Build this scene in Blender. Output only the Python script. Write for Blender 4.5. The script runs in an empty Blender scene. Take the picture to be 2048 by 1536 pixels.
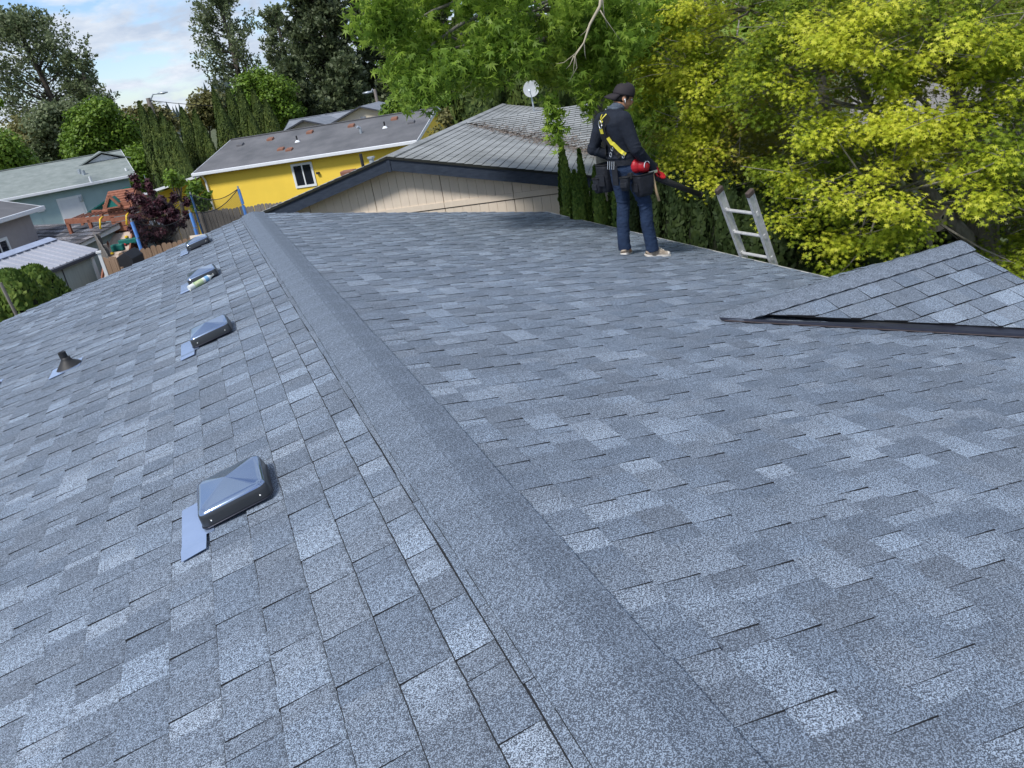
import bpy, bmesh, math, random
import numpy as np
from mathutils import Vector, Matrix
rnd = random.Random(7)
R = math.radians
C = bpy.context.scene.collection

# ------------------------------------------------------------------ camera
TH, RO, PS = 0.38896859, 0.164093, 0.32979205      # pitch down, roll, heading from +Y
FP = 1538.0
CAM = np.array([-0.51467836, 0.0, 1.22501553])
_f = np.array([math.sin(PS)*math.cos(TH), math.cos(PS)*math.cos(TH), -math.sin(TH)])
_r = np.array([math.cos(PS), -math.sin(PS), 0.0]); _u = np.cross(_r, _f)
_R = math.cos(RO)*_r - math.sin(RO)*_u; _U = math.sin(RO)*_r + math.cos(RO)*_u
cd = bpy.data.cameras.new('camera'); cam = bpy.data.objects.new('camera', cd); C.objects.link(cam)
cam.matrix_world = Matrix(((_R[0], _U[0], -_f[0], CAM[0]), (_R[1], _U[1], -_f[1], CAM[1]), (_R[2], _U[2], -_f[2], CAM[2]), (0, 0, 0, 1)))
cd.sensor_width = 36; cd.lens = FP/2048*36; cd.clip_start = 0.05; cd.clip_end = 3000
bpy.context.scene.camera = cam
# ------------------------------------------------------------------ light
SUN_AZ, SUN_EL = 238.0, 50.0                       # compass heading from +Y, degrees
W = bpy.data.worlds.new('World'); bpy.context.scene.world = W; W.use_nodes = True
nt = W.node_tree; nt.nodes.clear()
def N(nt, t, **kw):
    n = nt.nodes.new(t)
    for k, v in kw.items():
        if k in n.inputs.keys(): n.inputs[k].default_value = v
        else: setattr(n, k, v)
    return n
L = nt.links.new
out = N(nt, 'ShaderNodeOutputWorld'); bg = N(nt, 'ShaderNodeBackground', Strength=0.115)
sky = N(nt, 'ShaderNodeTexSky', sky_type='NISHITA', sun_disc=False, sun_elevation=R(SUN_EL), sun_rotation=R(SUN_AZ), air_density=1.0, dust_density=0.4, ozone_density=2.0)
tc = N(nt, 'ShaderNodeTexCoord'); sx = N(nt, 'ShaderNodeSeparateXYZ'); L(tc.outputs['Generated'], sx.inputs[0])
mx = N(nt, 'ShaderNodeMath', operation='MAXIMUM'); L(sx.outputs['Z'], mx.inputs[0]); mx.inputs[1].default_value = 0.0
ad = N(nt, 'ShaderNodeMath', operation='ADD'); L(mx.outputs[0], ad.inputs[0]); ad.inputs[1].default_value = 0.30
dx = N(nt, 'ShaderNodeMath', operation='DIVIDE'); L(sx.outputs['X'], dx.inputs[0]); L(ad.outputs[0], dx.inputs[1])
dy = N(nt, 'ShaderNodeMath', operation='DIVIDE'); L(sx.outputs['Y'], dy.inputs[0]); L(ad.outputs[0], dy.inputs[1])
cb = N(nt, 'ShaderNodeCombineXYZ', Z=3.1); L(dx.outputs[0], cb.inputs[0]); L(dy.outputs[0], cb.inputs[1])
n1 = N(nt, 'ShaderNodeTexNoise', Scale=4.2, Detail=9.0, Roughness=0.55, Distortion=0.15); L(cb.outputs[0], n1.inputs['Vector'])
rp = N(nt, 'ShaderNodeValToRGB'); rp.color_ramp.elements[0].position = 0.41; rp.color_ramp.elements[1].position = 0.54
L(n1.outputs['Fac'], rp.inputs[0])
n2 = N(nt, 'ShaderNodeTexNoise', Scale=5.0, Detail=7.0, Roughness=0.6); L(cb.outputs[0], n2.inputs['Vector'])
rp2 = N(nt, 'ShaderNodeValToRGB'); rp2.color_ramp.elements[0].position = 0.38; rp2.color_ramp.elements[1].position = 0.66
rp2.color_ramp.elements[0].color = (2.7, 3.2, 4.0, 1); rp2.color_ramp.elements[1].color = (4.3, 4.6, 5.0, 1)
L(n2.outputs['Fac'], rp2.inputs[0])
mixc = N(nt, 'ShaderNodeMix', data_type='RGBA'); L(rp.outputs[0], mixc.inputs[0]); tint = N(nt, 'ShaderNodeMix', data_type='RGBA', blend_type='MULTIPLY'); tint.inputs[0].default_value = 1.0; tint.inputs[7].default_value = (0.66, 0.72, 0.86, 1); L(sky.outputs[0], tint.inputs[6]); L(tint.outputs[2], mixc.inputs[6]); L(rp2.outputs[0], mixc.inputs[7])
L(mixc.outputs[2], bg.inputs[0]); L(bg.outputs[0], out.inputs[0])
sd = bpy.data.lights.new('sun', 'SUN'); sd.energy = 2.2; sd.angle = R(11); sd.color = (1.0, 0.965, 0.91)
sun = bpy.data.objects.new('sun', sd); C.objects.link(sun)
_s = Vector((math.sin(R(SUN_AZ))*math.cos(R(SUN_EL)), math.cos(R(SUN_AZ))*math.cos(R(SUN_EL)), math.sin(R(SUN_EL))))
sun.rotation_euler = _s.to_track_quat('Z', 'Y').to_euler()
vs = bpy.context.scene.view_settings
vs.view_transform = 'Standard'; vs.look = 'None'; vs.gamma = 1; vs.use_curve_mapping = False; vs.exposure = 0.82
cy = bpy.context.scene.cycles
cy.max_bounces = 8; cy.transparent_max_bounces = 12

# ------------------------------------------------------------------ helpers
def ray(px, py): return _R*(px-1024)/FP - _U*(py-768)/FP + _f
def at_plane(px, py, n, P0):
    n = np.array(n, float); r = ray(px, py); return CAM + r*((n@(np.array(P0, float)-CAM))/(n@r))
def at_z(px, py, z): return at_plane(px, py, (0, 0, 1), (0, 0, z))
def at_d(px, py, d): r = ray(px, py); return CAM + r/np.linalg.norm(r)*d
def project(P):
    d = np.asarray(P, float)-CAM; z = d@_f
    return np.stack([1024+FP*(d@_R)/z, 768-FP*(d@_U)/z], -1), z
def setp(o, label=None, cat=None, group=None, kind=None):
    if label: o['label'] = label
    if cat: o['category'] = cat
    if group: o['group'] = group
    if kind: o['kind'] = kind
    return o
def thing(name, label, cat, loc=(0, 0, 0), rz=0.0, group=None):
    o = bpy.data.objects.new(name, None); C.objects.link(o); o.location = loc; o.rotation_euler = (0, 0, rz)
    o.empty_display_size = 0.2
    return setp(o, label, cat, group)
class MB:
    """collects polygons, links them as ONE mesh object"""
    def __init__(s): s.v = []; s.f = []; s.m = []; s.t = []
    def add(s, vs, fs, m=0, t=0.5):
        b = len(s.v); s.v += [tuple(map(float, p)) for p in vs]; s.t += [t]*len(vs)
        for f in fs: s.f.append([b+i for i in f])
        s.m += (m if isinstance(m, list) else [m]*len(fs)); return s
    def box(s, a, b, m=0, M=None):
        (x0, y0, z0), (x1, y1, z1) = a, b
        vs = [(x0, y0, z0), (x1, y0, z0), (x1, y1, z0), (x0, y1, z0), (x0, y0, z1), (x1, y0, z1), (x1, y1, z1), (x0, y1, z1)]
        if M is not None: vs = [tuple(M @ Vector(p)) for p in vs]
        return s.add(vs, BOXF, m)
    def hexa(s, vs, m=0, t=0.5): return s.add(vs, BOXF, m, t)
    def prism(s, poly, ext, m=0):
        """polygon of 3-D points pushed by the vector ext"""
        n = len(poly); e = np.array(ext, float); q = [np.array(p, float) for p in poly]
        fs = [list(range(n))[::-1], list(range(n, 2*n))] + [[i, (i+1) % n, n+(i+1) % n, n+i] for i in range(n)]
        return s.add(q+[p+e for p in q], fs, m)
    def tube(s, pts, rad, n=8, m=0, cap=True, flat=1.0):
        pts = [Vector(p) for p in pts]; k = len(pts)
        if not hasattr(rad, '__len__'): rad = [rad]*k
        vs = []; up = None
        for i, p in enumerate(pts):
            d = (pts[min(i+1, k-1)]-pts[max(i-1, 0)]).normalized()
            if up is None: up = Vector((0, 0, 1)) if abs(d.z) < 0.9 else Vector((1, 0, 0))
            a = d.cross(up).normalized(); b = a.cross(d).normalized(); up = b
            for j in range(n):
                t = 2*math.pi*j/n; vs.append(p+a*math.cos(t)*rad[i]+b*math.sin(t)*rad[i]*flat)
        fs = [[i*n+j, i*n+(j+1) % n, (i+1)*n+(j+1) % n, (i+1)*n+j] for i in range(k-1) for j in range(n)]
        if cap: fs += [list(range(n))[::-1], [(k-1)*n+j for j in range(n)]]
        return s.add(vs, fs, m)
    def bar(s, a, b, w, h, m=0, up=(0, 0, 1)):
        a = Vector(a); b = Vector(b); d = (b-a).normalized(); u = Vector(up)
        if abs(d.dot(u)) > 0.97: u = Vector((1, 0, 0))
        x = d.cross(u).normalized(); y = x.cross(d).normalized()
        vs = [p+x*sx_*w/2+y*sy*h/2 for p in (a, b) for sx_, sy in ((-1, -1), (1, -1), (1, 1), (-1, 1))]
        return s.add(vs, BARF, m)
    def lathe(s, prof, n=16, o=(0, 0, 0), m=0, M=None):
        vs = [(o[0]+r*math.cos(2*math.pi*j/n), o[1]+r*math.sin(2*math.pi*j/n), o[2]+z) for r, z in prof for j in range(n)]
        if M is not None: vs = [tuple(M @ Vector(p)) for p in vs]
        k = len(prof); fs = [[i*n+j, i*n+(j+1) % n, (i+1)*n+(j+1) % n, (i+1)*n+j] for i in range(k-1) for j in range(n)]
        fs += [list(range(n))[::-1], [(k-1)*n+j for j in range(n)]]
        return s.add(vs, fs, m)
    def build(s, name, mats, parent=None, smooth=False, kind=None, label=None, tone=False, bevel=0):
        me = bpy.data.meshes.new(name); me.from_pydata(s.v, [], s.f)
        for mt in (mats if isinstance(mats, (list, tuple)) else [mats]): me.materials.append(mt)
        if any(s.m): me.polygons.foreach_set('material_index', s.m)
        if smooth: me.polygons.foreach_set('use_smooth', [True]*len(s.f))
        if tone:
            a = me.attributes.new('tone', 'FLOAT', 'POINT'); a.data.foreach_set('value', s.t)
        me.update(); o = bpy.data.objects.new(name, me); C.objects.link(o)
        if parent is not None: o.parent = parent
        if bevel:
            b = o.modifiers.new('bevel', 'BEVEL'); b.width = bevel; b.segments = 2; b.limit_method = 'ANGLE'
        if kind: o['kind'] = kind
        if label: o['label'] = label
        return o
BOXF = [[0, 3, 2, 1], [4, 5, 6, 7], [0, 1, 5, 4], [1, 2, 6, 5], [2, 3, 7, 6], [3, 0, 4, 7]]
BARF = [[0, 1, 2, 3][::-1], [4, 5, 6, 7], [0, 1, 5, 4], [1, 2, 6, 5], [2, 3, 7, 6], [3, 0, 4, 7]]

def mat(name, col, rough=0.8, metal=0.0, noise=0.12, scale=6.0, col2=None, bump=0.0, bscale=40.0, spec=0.35, stretch=None, detail=5.0):
    m = bpy.data.materials.new(name); m.use_nodes = True; t = m.node_tree; b = t.nodes['Principled BSDF']; l = t.links.new
    b.inputs['Roughness'].default_value = rough; b.inputs['Metallic'].default_value = metal; b.inputs['Specular IOR Level'].default_value = spec
    tcn = N(t, 'ShaderNodeTexCoord'); vec = tcn.outputs['Object']
    if stretch:
        mp = N(t, 'ShaderNodeMapping'); mp.inputs['Scale'].default_value = stretch; l(vec, mp.inputs[0]); vec = mp.outputs[0]
    nz = N(t, 'ShaderNodeTexNoise', Scale=scale, Detail=detail, Roughness=0.6); l(vec, nz.inputs['Vector'])
    r_ = N(t, 'ShaderNodeValToRGB'); r_.color_ramp.elements[0].position = 0.3; r_.color_ramp.elements[1].position = 0.7
    c2 = col2 or tuple(min(1, c*(1+noise)) for c in col); c1 = col if col2 else tuple(c*(1-noise) for c in col)
    r_.color_ramp.elements[0].color = (*c1, 1); r_.color_ramp.elements[1].color = (*c2, 1)
    l(nz.outputs['Fac'], r_.inputs[0]); l(r_.outputs[0], b.inputs['Base Color'])
    if bump:
        nb = N(t, 'ShaderNodeTexNoise', Scale=bscale, Detail=4.0); l(vec, nb.inputs['Vector'])
        bp = N(t, 'ShaderNodeBump', Strength=bump, Distance=0.02); l(nb.outputs['Fac'], bp.inputs['Height']); l(bp.outputs[0], b.inputs['Normal'])
    return m
def leaf_mat(name, cols, rough=0.5, trans=0.35, big=None):
    """per-leaf colour from Random Per Island, some light through the leaf"""
    m = bpy.data.materials.new(name); m.use_nodes = True; t = m.node_tree; l = t.links.new; t.nodes.clear()
    o = N(t, 'ShaderNodeOutputMaterial'); b = N(t, 'ShaderNodeBsdfPrincipled', Roughness=rough); b.inputs['Specular IOR Level'].default_value = 0.3
    tr = N(t, 'ShaderNodeBsdfTranslucent'); g = N(t, 'ShaderNodeNewGeometry'); rp = N(t, 'ShaderNodeValToRGB')
    els = rp.color_ramp.elements
    while len(els) < len(cols): els.new(0.5)
    for i, c in enumerate(cols): els[i].position = i/(len(cols)-1); els[i].color = (*c, 1)
    nz = N(t, 'ShaderNodeTexNoise', Scale=0.9, Detail=2.0); tcn = N(t, 'ShaderNodeTexCoord'); l(tcn.outputs['Object'], nz.inputs['Vector'])
    a = N(t, 'ShaderNodeMath', operation='MULTIPLY'); a.inputs[1].default_value = 0.55; l(g.outputs['Random Per Island'], a.inputs[0])
    c_ = N(t, 'ShaderNodeMapRange'); c_.inputs['From Min'].default_value = 0.35; c_.inputs['From Max'].default_value = 0.65; c_.inputs['To Max'].default_value = 0.45
    l(nz.outputs['Fac'], c_.inputs['Value'])
    s_ = N(t, 'ShaderNodeMath', operation='ADD'); l(a.outputs[0], s_.inputs[0]); l(c_.outputs[0], s_.inputs[1]); l(s_.outputs[0], rp.inputs[0])
    l(rp.outputs[0], b.inputs['Base Color']); l(rp.outputs[0], tr.inputs['Color'])
    ms = N(t, 'ShaderNodeMixShader', Fac=trans); l(b.outputs[0], ms.inputs[1]); l(tr.outputs[0], ms.inputs[2]); l(ms.outputs[0], o.inputs[0])
    return m
def shingle_mat(name, dark, light, gscale=330.0, lo=0.28, hi=0.62, warm=0.10, light2=None):
    """asphalt granules: dark and pale grains, share of pale ones set per shingle by the attribute tone"""
    m = bpy.data.materials.new(name); m.use_nodes = True; t = m.node_tree; b = t.nodes['Principled BSDF']; l = t.links.new
    b.inputs['Roughness'].default_value = 0.85; b.inputs['Specular IOR Level'].default_value = 0.3
    at = N(t, 'ShaderNodeAttribute', attribute_name='tone'); tcn = N(t, 'ShaderNodeTexCoord')
    vo = N(t, 'ShaderNodeTexVoronoi', Scale=gscale); l(tcn.outputs['Object'], vo.inputs['Vector'])
    sp = N(t, 'ShaderNodeSeparateColor'); l(vo.outputs['Color'], sp.inputs[0])
    n1 = N(t, 'ShaderNodeTexNoise', Scale=gscale*0.5, Detail=3.0, Roughness=0.7); l(tcn.outputs['Object'], n1.inputs['Vector'])
    big = N(t, 'ShaderNodeTexNoise', Scale=1.6, Detail=4.0); l(tcn.outputs['Object'], big.inputs['Vector'])
    fr = N(t, 'ShaderNodeMapRange'); fr.inputs['To Min'].default_value = lo; fr.inputs['To Max'].default_value = hi; l(at.outputs['Fac'], fr.inputs['Value'])
    # value = cell*0.6 + noise*0.8 ; pale where value > 1-share
    a1 = N(t, 'ShaderNodeMath', operation='MULTIPLY_ADD'); a1.inputs[1].default_value = 0.55; l(sp.outputs[0], a1.inputs[0])
    a0 = N(t, 'ShaderNodeMath', operation='MULTIPLY_ADD'); a0.inputs[1].default_value = 0.9; a0.inputs[2].default_value = -0.25; l(n1.outputs['Fac'], a0.inputs[0]); l(a0.outputs[0], a1.inputs[2])
    bg_ = N(t, 'ShaderNodeMath', operation='MULTIPLY_ADD'); bg_.inputs[1].default_value = 0.22; l(big.outputs['Fac'], bg_.inputs[0]); l(a1.outputs[0], bg_.inputs[2])
    sb = N(t, 'ShaderNodeMath', operation='ADD'); l(bg_.outputs[0], sb.inputs[0]); l(fr.outputs[0], sb.inputs[1])
    st = N(t, 'ShaderNodeMapRange'); st.inputs['From Min'].default_value = 0.98; st.inputs['From Max'].default_value = 1.15; l(sb.outputs[0], st.inputs['Value'])
    mc = N(t, 'ShaderNodeMix', data_type='RGBA'); l(st.outputs[0], mc.inputs[0]); mc.inputs[6].default_value = (*dark, 1); mc.inputs[7].default_value = (*light, 1)
    if light2:
        lm = N(t, 'ShaderNodeMix', data_type='RGBA'); lm.inputs[6].default_value = (*light, 1); lm.inputs[7].default_value = (*light2, 1); pw_ = N(t, 'ShaderNodeMath', operation='POWER'); pw_.inputs[1].default_value = 1.8; l(at.outputs['Fac'], pw_.inputs[0]); l(pw_.outputs[0], lm.inputs[0]); l(lm.outputs[2], mc.inputs[7])
    # slight warm / cool drift from shingle to shingle
    wn = N(t, 'ShaderNodeTexWhiteNoise', noise_dimensions='1D'); l(at.outputs['Fac'], wn.inputs['W'])
    hm = N(t, 'ShaderNodeMix', data_type='RGBA', blend_type='MULTIPLY'); hm.inputs[0].default_value = 1.0
    cr = N(t, 'ShaderNodeValToRGB'); cr.color_ramp.elements[0].color = (1+warm, 1.0, 1-warm, 1); cr.color_ramp.elements[1].color = (1-warm*0.6, 1.0, 1+warm*0.5, 1)
    l(wn.outputs['Value'], cr.inputs[0]); l(mc.outputs[2], hm.inputs[6]); l(cr.outputs[0], hm.inputs[7]); l(hm.outputs[2], b.inputs['Base Color'])
    bp = N(t, 'ShaderNodeBump', Strength=0.5, Distance=0.002); l(sp.outputs[1], bp.inputs['Height']); l(bp.outputs[0], b.inputs['Normal'])
    return m

M = {}
M['shingle'] = shingle_mat('roof_shingle', (0.060, 0.073, 0.096), (0.25, 0.31, 0.395), gscale=500.0, lo=0.392, hi=0.445, warm=0.03, light2=(0.42, 0.51, 0.63))
M['edge'] = mat('asphalt_edge_shade', (0.012, 0.013, 0.016), 0.9)  # black cut asphalt, also the painted contact shade at the shingle laps
M['deck'] = mat('roof_felt', (0.03, 0.032, 0.036), 0.9)
M['flash'] = mat('valley_metal', (0.045, 0.048, 0.066), 0.35, 0.7, noise=0.2, scale=9)
M['rust'] = mat('rusty_edge', (0.09, 0.07, 0.07), 0.6, 0.3, noise=0.3, scale=30)
M['drip'] = mat('drip_edge_metal', (0.62, 0.62, 0.60), 0.4, 0.3)
M['fascia'] = mat('dark_fascia', (0.05, 0.055, 0.07), 0.6)
M['hood'] = mat('vent_hood_sky_tint', (0.30, 0.38, 0.52), 0.14, 0.9, noise=0.08, scale=3)  # pale blue of the mirrored sky is put into the hood top's colour
M['hoodside'] = mat('vent_side_paint', (0.025, 0.028, 0.033), 0.28, 0.0, spec=0.6)  # same hood, sides kept dark without the sky tint
M['flange'] = mat('flange_sheet', (0.36, 0.46, 0.66), 0.25, 0.6, noise=0.1, scale=4)  # light blue base colour carries the sky's reflection on the sheet
M['rubber'] = mat('black_rubber', (0.02, 0.02, 0.022), 0.55)
M['rivet'] = mat('rivet', (0.8, 0.8, 0.78), 0.3, 0.5)
M['white'] = mat('white_paint', (0.72, 0.74, 0.76), 0.5, noise=0.05, scale=3)
M['alu'] = mat('aluminium', (0.48, 0.48, 0.48), 0.45, 0.35, col2=(0.66, 0.66, 0.66), scale=22, bump=0.1)
M['brownplastic'] = mat('brown_end_cap', (0.075, 0.055, 0.048), 0.6)
M['glass'] = mat('window_glass', (0.012, 0.016, 0.024), 0.06, 0.0, spec=0.8)
M['grass'] = mat('lawn', (0.045, 0.07, 0.022), 0.95, col2=(0.11, 0.11, 0.06), scale=0.6, bump=0.4)
M['gravel'] = mat('gravel', (0.16, 0.15, 0.14), 0.95, col2=(0.28, 0.26, 0.24), scale=12, bump=0.4)

# ------------------------------------------------------------------ ground
def ground_z(x, y):
    t = min(1, max(0, (y-14)/14)); t = t*t*(3-2*t)
    s = min(1, max(0, (6-x)/8)); s = s*s*(3-2*s)
    z = -3.35 - 1.05*t*s
    far = min(1, max(0, (math.hypot(x, y)-60)/120)); return z + far*1.2
gv = []; gf = []
xs = [-900, -400, -200, -120]+list(np.arange(-80, 81, 5.0))+[120, 200, 400, 900]
ys = [-300, -60, -20]+list(np.arange(-10, 121, 5.0))+[150, 200, 300, 500, 1500]
for y in ys:
    for x in xs: gv.append((x, y, ground_z(x, y)))
nx = len(xs)
for j in range(len(ys)-1):
    for i in range(nx-1): gf.append([j*nx+i, j*nx+i+1, (j+1)*nx+i+1, (j+1)*nx+i])
g = MB(); g.add(gv, gf); g.build('ground', M['grass'], smooth=True, kind='structure')

# ------------------------------------------------------------------ our house
S = 0.20189257; CS, SS = math.cos(S), math.sin(S); EX = 0.143
YF, YN = 10.4, -1.4                                     # far rake, near end
def eave_x(y): return 4.17 - 0.035*max(0.0, y-5.0) if y > 5 else 4.17
def roofpt(side, u, v, h):                              # side +1 right, -1 left; u down-slope metres, v along the ridge
    return (side*(u*CS + h*SS), v, -u*SS + h*CS)
house = thing('house', 'house under the speckled grey shingle roof that fills the foreground', 'house', (0, 0, -3.35))
HO = -3.35
def H(p): return (p[0], p[1], p[2]-HO)                  # world -> house local (no rotation)
deck = MB()
for sd_ in (1, -1):
    ue = 4.3
    vs_ = []
    for (u, v) in ((0, YN), (ue, YN), (ue, YF-.02), (0, YF-.02)):
        if sd_ > 0 and u > 0: u = (eave_x(v)-0.03)/CS
        vs_.append((u, v))
    top = [H(roofpt(sd_, u, v, -0.012)) for u, v in vs_]; bot = [H(roofpt(sd_, u, v, -0.14)) for u, v in vs_]
    deck.hexa(bot+top)
deck.build('roof_deck', M['deck'], house)
M['housewall'] = mat('house_siding', (0.42, 0.40, 0.36), 0.8)
w_ = MB(); w_.box((-3.9, YN+.2, 0), (3.75, YF-.35, 3.35-0.95)); w_.build('wall', M['housewall'], house)
pieces = []                                             # (size in picture, verts, tone)
def piece(side, u0, u1, v0, v1, t, tone, r_=rnd, store=pieces, fn=None):
    j = lambda s: r_.uniform(-s, s)
    fn = fn or (lambda u, v, h: roofpt(side, u, v, h))
    sk = j(0.0015)
    P = [(u0, v0, -0.004), (u0, v1, -0.004), (u1+.0035+j(.002), v1+sk, 0.003), (u1+.0035+j(.002), v0+sk-(.0022 if t > .006 else 0), 0.003)]  # lower lip pushed out so the black edge draws a contact shadow line
    Tn = [(u0, v0, 0.000), (u0, v1, 0.000), (P[2][0]-.0035, P[2][1], 0.003+t+j(.0010)), (P[3][0]-.0035, P[3][1]+(.0022 if t > .006 else 0), 0.003+t+j(.0010))]
    vs_ = [fn(*p) for p in P]+[fn(*p) for p in Tn]
    if side < 0: vs_ = [vs_[i] for i in (1, 0, 3, 2, 5, 4, 7, 6)]
    pr, z = project(vs_[4:]); x, y = pr[:, 0], pr[:, 1]
    a = 0.5*abs(sum(x[i]*y[(i+1) % 4]-x[(i+1) % 4]*y[i] for i in range(4)))
    vis = (z.min() > 0.1) and x.max() > 0 and x.min() < 2048 and y.max() > 0 and y.min() < 1536
    if z.min() <= 0.1: a = 0
    store.append((a if vis else 0, vs_, tone))
def tone_pick(r_):
    q = r_.random()
    return (r_.uniform(0.66, 1.0) if q < 0.24 else r_.uniform(0.38, 0.62) if q < 0.66 else r_.uniform(0.05, 0.32))
DRY, DSL = 3.95, 0.38                                   # gable ridge y, its slope (tan)
DX0, DX1, DZ = 2.20, 4.39, -0.45
rr = random.Random(3)
for side in (1, -1):
    for k in range(-1, 30):
        u1 = 0.13+(k+1)*EX; u0 = u1-EX-0.03
        v = YN-rr.uniform(0, .3); raised = rr.random() < .5
        while v < YF:
            if raised: wds = [rr.uniform(.09, .17)]
            elif rr.random() < .5: wds = [rr.uniform(.05, .10), rr.uniform(.05, .10)]
            else: wds = [rr.uniform(.06, .13)]
            for w in wds:
                a, b = v, min(v+w, YF); v += w
                if b-a < 0.01: break
                uu1 = u1
                if side > 0:
                    em = eave_x((a+b)/2)/CS
                    if u0 > em-0.03: continue
                    uu1 = min(u1, em)
                elif u1 > 4.3: continue
                # hidden below the crossing gable: leave out
                if side > 0:
                    cx = u1*CS
                    if cx > DX0+0.2 and (DRY-0.9 < (a+b)/2 < DRY+0.9):
                        zr = -u0*SS; zg = DZ-DSL*max(abs(a-DRY), abs(b-DRY))
                        if zg > zr+0.04: continue
                piece(side, u0, uu1, a+.0002, b-.0002, (0.0085 if raised else 0.0045), tone_pick(rr), rr)
            raised = not raised
# gable roof crossing on the right (its ridge runs out over the eave)
def gab(side):
    n = math.hypot(1, DSL); c, s = 1/n, DSL/n
    return lambda u, v, h: (v, DRY+side*(u*c+h*s), DZ-u*s+h*c)
n_ = math.hypot(1, DSL); gc, gs = 1/n_, DSL/n_
gpieces = []
for side in (-1, 1):
    fn = gab(side)
    for k in range(0, 10):
        u1 = 0.12+k*EX; u0 = u1-EX-0.03
        if k == 0: u0 = -0.005
        v = DX0-0.2+rr.uniform(0, .2); raised = rr.random() < .5
        if u1*gc > 1.2: break
        zl = DZ-u1*gs
        xv = -zl*CS/SS                                   # valley x at this height
        while v < DX1:
            w = rr.uniform(.11, .2) if raised else rr.uniform(.08, .18)
            a, b = v, min(v+w, DX1); v += w
            # cut along the open valley
            t = 0.012 if raised else 0.006
            def lim_(u): return -(DZ-u*gs)*CS/SS+(0.19 if side < 0 else 0.16)
            quad = [(u0, a), (u0, b), (u1, b), (u1, a)]; out_ = []
            for i in range(4):
                p, q = quad[i], quad[(i+1) % 4]; fp, fq = p[1]-lim_(p[0]), q[1]-lim_(q[0])
                if fp >= 0: out_.append(p)
                if (fp > 0) != (fq > 0) and fp != fq: k_ = fp/(fp-fq); out_.append((p[0]+(q[0]-p[0])*k_, p[1]+(q[1]-p[1])*k_))
            if len(out_) >= 3:
                if side < 0: out_ = out_[::-1]
                hh = lambda u: .001+(u-u0)/(u1-u0)*(0.002+t)
                vs_ = [fn(u, x_, -0.006 + .006*(u-u0)/(u1-u0)) for u, x_ in out_]+[fn(u, x_, hh(u)) for u, x_ in out_]
                n4 = len(out_); pr, z = project(vs_[n4:]); x, y = pr[:, 0], pr[:, 1]
                ar = 0.5*abs(sum(x[i]*y[(i+1) % n4]-x[(i+1) % n4]*y[i] for i in range(n4)))
                gpieces.append((ar if side < 0 and x.min() < 2048 else 0, vs_, tone_pick(rr)))
            raised = not raised
allp = pieces+gpieces
order = sorted(range(len(allp)), key=lambda i: -allp[i][0])
SM = [1, 0, 1, 1, 1, 1]
def pfaces(n): return ([list(range(n))[::-1], list(range(n, 2*n))]+[[i, (i+1) % n, n+(i+1) % n, n+i] for i in range(n)], [1, 0]+[1]*n)
field = MB(); field_vis = 0
top_n = set(order[:296])
for i in order:
    a, vs_, tone = allp[i]
    if i in top_n:
        cc = np.mean(vs_, 0); m_ = MB(); m_.add([np.array(p)-cc for p in vs_], *pfaces(len(vs_)//2), tone)
        o = m_.build('shingle', [M['shingle'], M['edge']], house, tone=True); o.location = H(cc)
    else: field.add([H(p) for p in vs_], *pfaces(len(vs_)//2), tone)
field.build('shingle_field', [M['shingle'], M['edge']], house, kind='stuff', tone=True)
# voronoi uses object coordinates: shift handled by the offsets above, seams fall on shingle joints
# ridge caps, lapped from the near end
def cap_piece(y0, y1, wl, wr, h0, h1, tone):
    m_ = MB(); vs_ = []
    for y, h in ((y0, h0), (y1, h1)):
        for q in (0, 1):
            hh = h - (0.004 if q == 0 else 0)
            vs_ += [roofpt(-1, wl+(.0015 if q == 0 else 0), y, hh*0.75-(.003 if q == 0 else 0)), roofpt(-1, 0.03, y, hh), (0, y, hh-0.002), roofpt(1, 0.03, y, hh), roofpt(1, wr, y, hh*0.75)]
    fs = []; ms = []
    for i in range(4):
        fs.append([5+i, 5+i+1, 15+i+1, 15+i]); ms.append(0)       # top
        fs.append([i, 10+i, 10+i+1, i+1]); ms.append(1)
    fs += [[0, 5, 15, 10], [4, 14, 19, 9], [0, 1, 2, 3, 4, 9, 8, 7, 6, 5], [10, 15, 16, 17, 18, 19, 14, 13, 12, 11]]; ms += [1, 1, 1, 1]
    c = (0, (y0+y1)/2, 0); m_.add([np.array(p)-np.array(c) for p in vs_], fs, ms, tone)
    o = m_.build('ridge_cap', [M['shingle'], M['edge']], house, tone=True); o.location = H(c)
y = YN; k = 0
while y < YF-.02:
    # the exposed butt of each cap faces away from us, the tucked end is towards us
    cap_piece(y-0.012, min(y+0.285, YF+.01), 0.142+rr.uniform(-.004, .004), 0.138+rr.uniform(-.005, .005), 0.018, 0.026, 0.18); y += 0.285
# starter strip seen beside the caps
st_ = MB(); y = YN
while y < YF:
    w = rr.uniform(.22, .36); a, b = y, min(y+w-.002, YF); t = rr.uniform(.006, .0095)
    vs_ = [roofpt(-1, .10, b, .004), roofpt(-1, .10, a, .004), roofpt(-1, .171, a, .0035), roofpt(-1, .171, b, .0035), roofpt(-1, .10, b, .004+t), roofpt(-1, .10, a, .004+t), roofpt(-1, .168+rr.uniform(-.004, .004), a, .004+t), roofpt(-1, .168+rr.uniform(-.004, .004), b, .004+t)]
    st_.add([H(p) for p in vs_], BOXF, SM, rr.uniform(.1, .5)); y += w
st_.build('starter_strip', [M['shingle'], M['edge']], house, tone=True)
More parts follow.
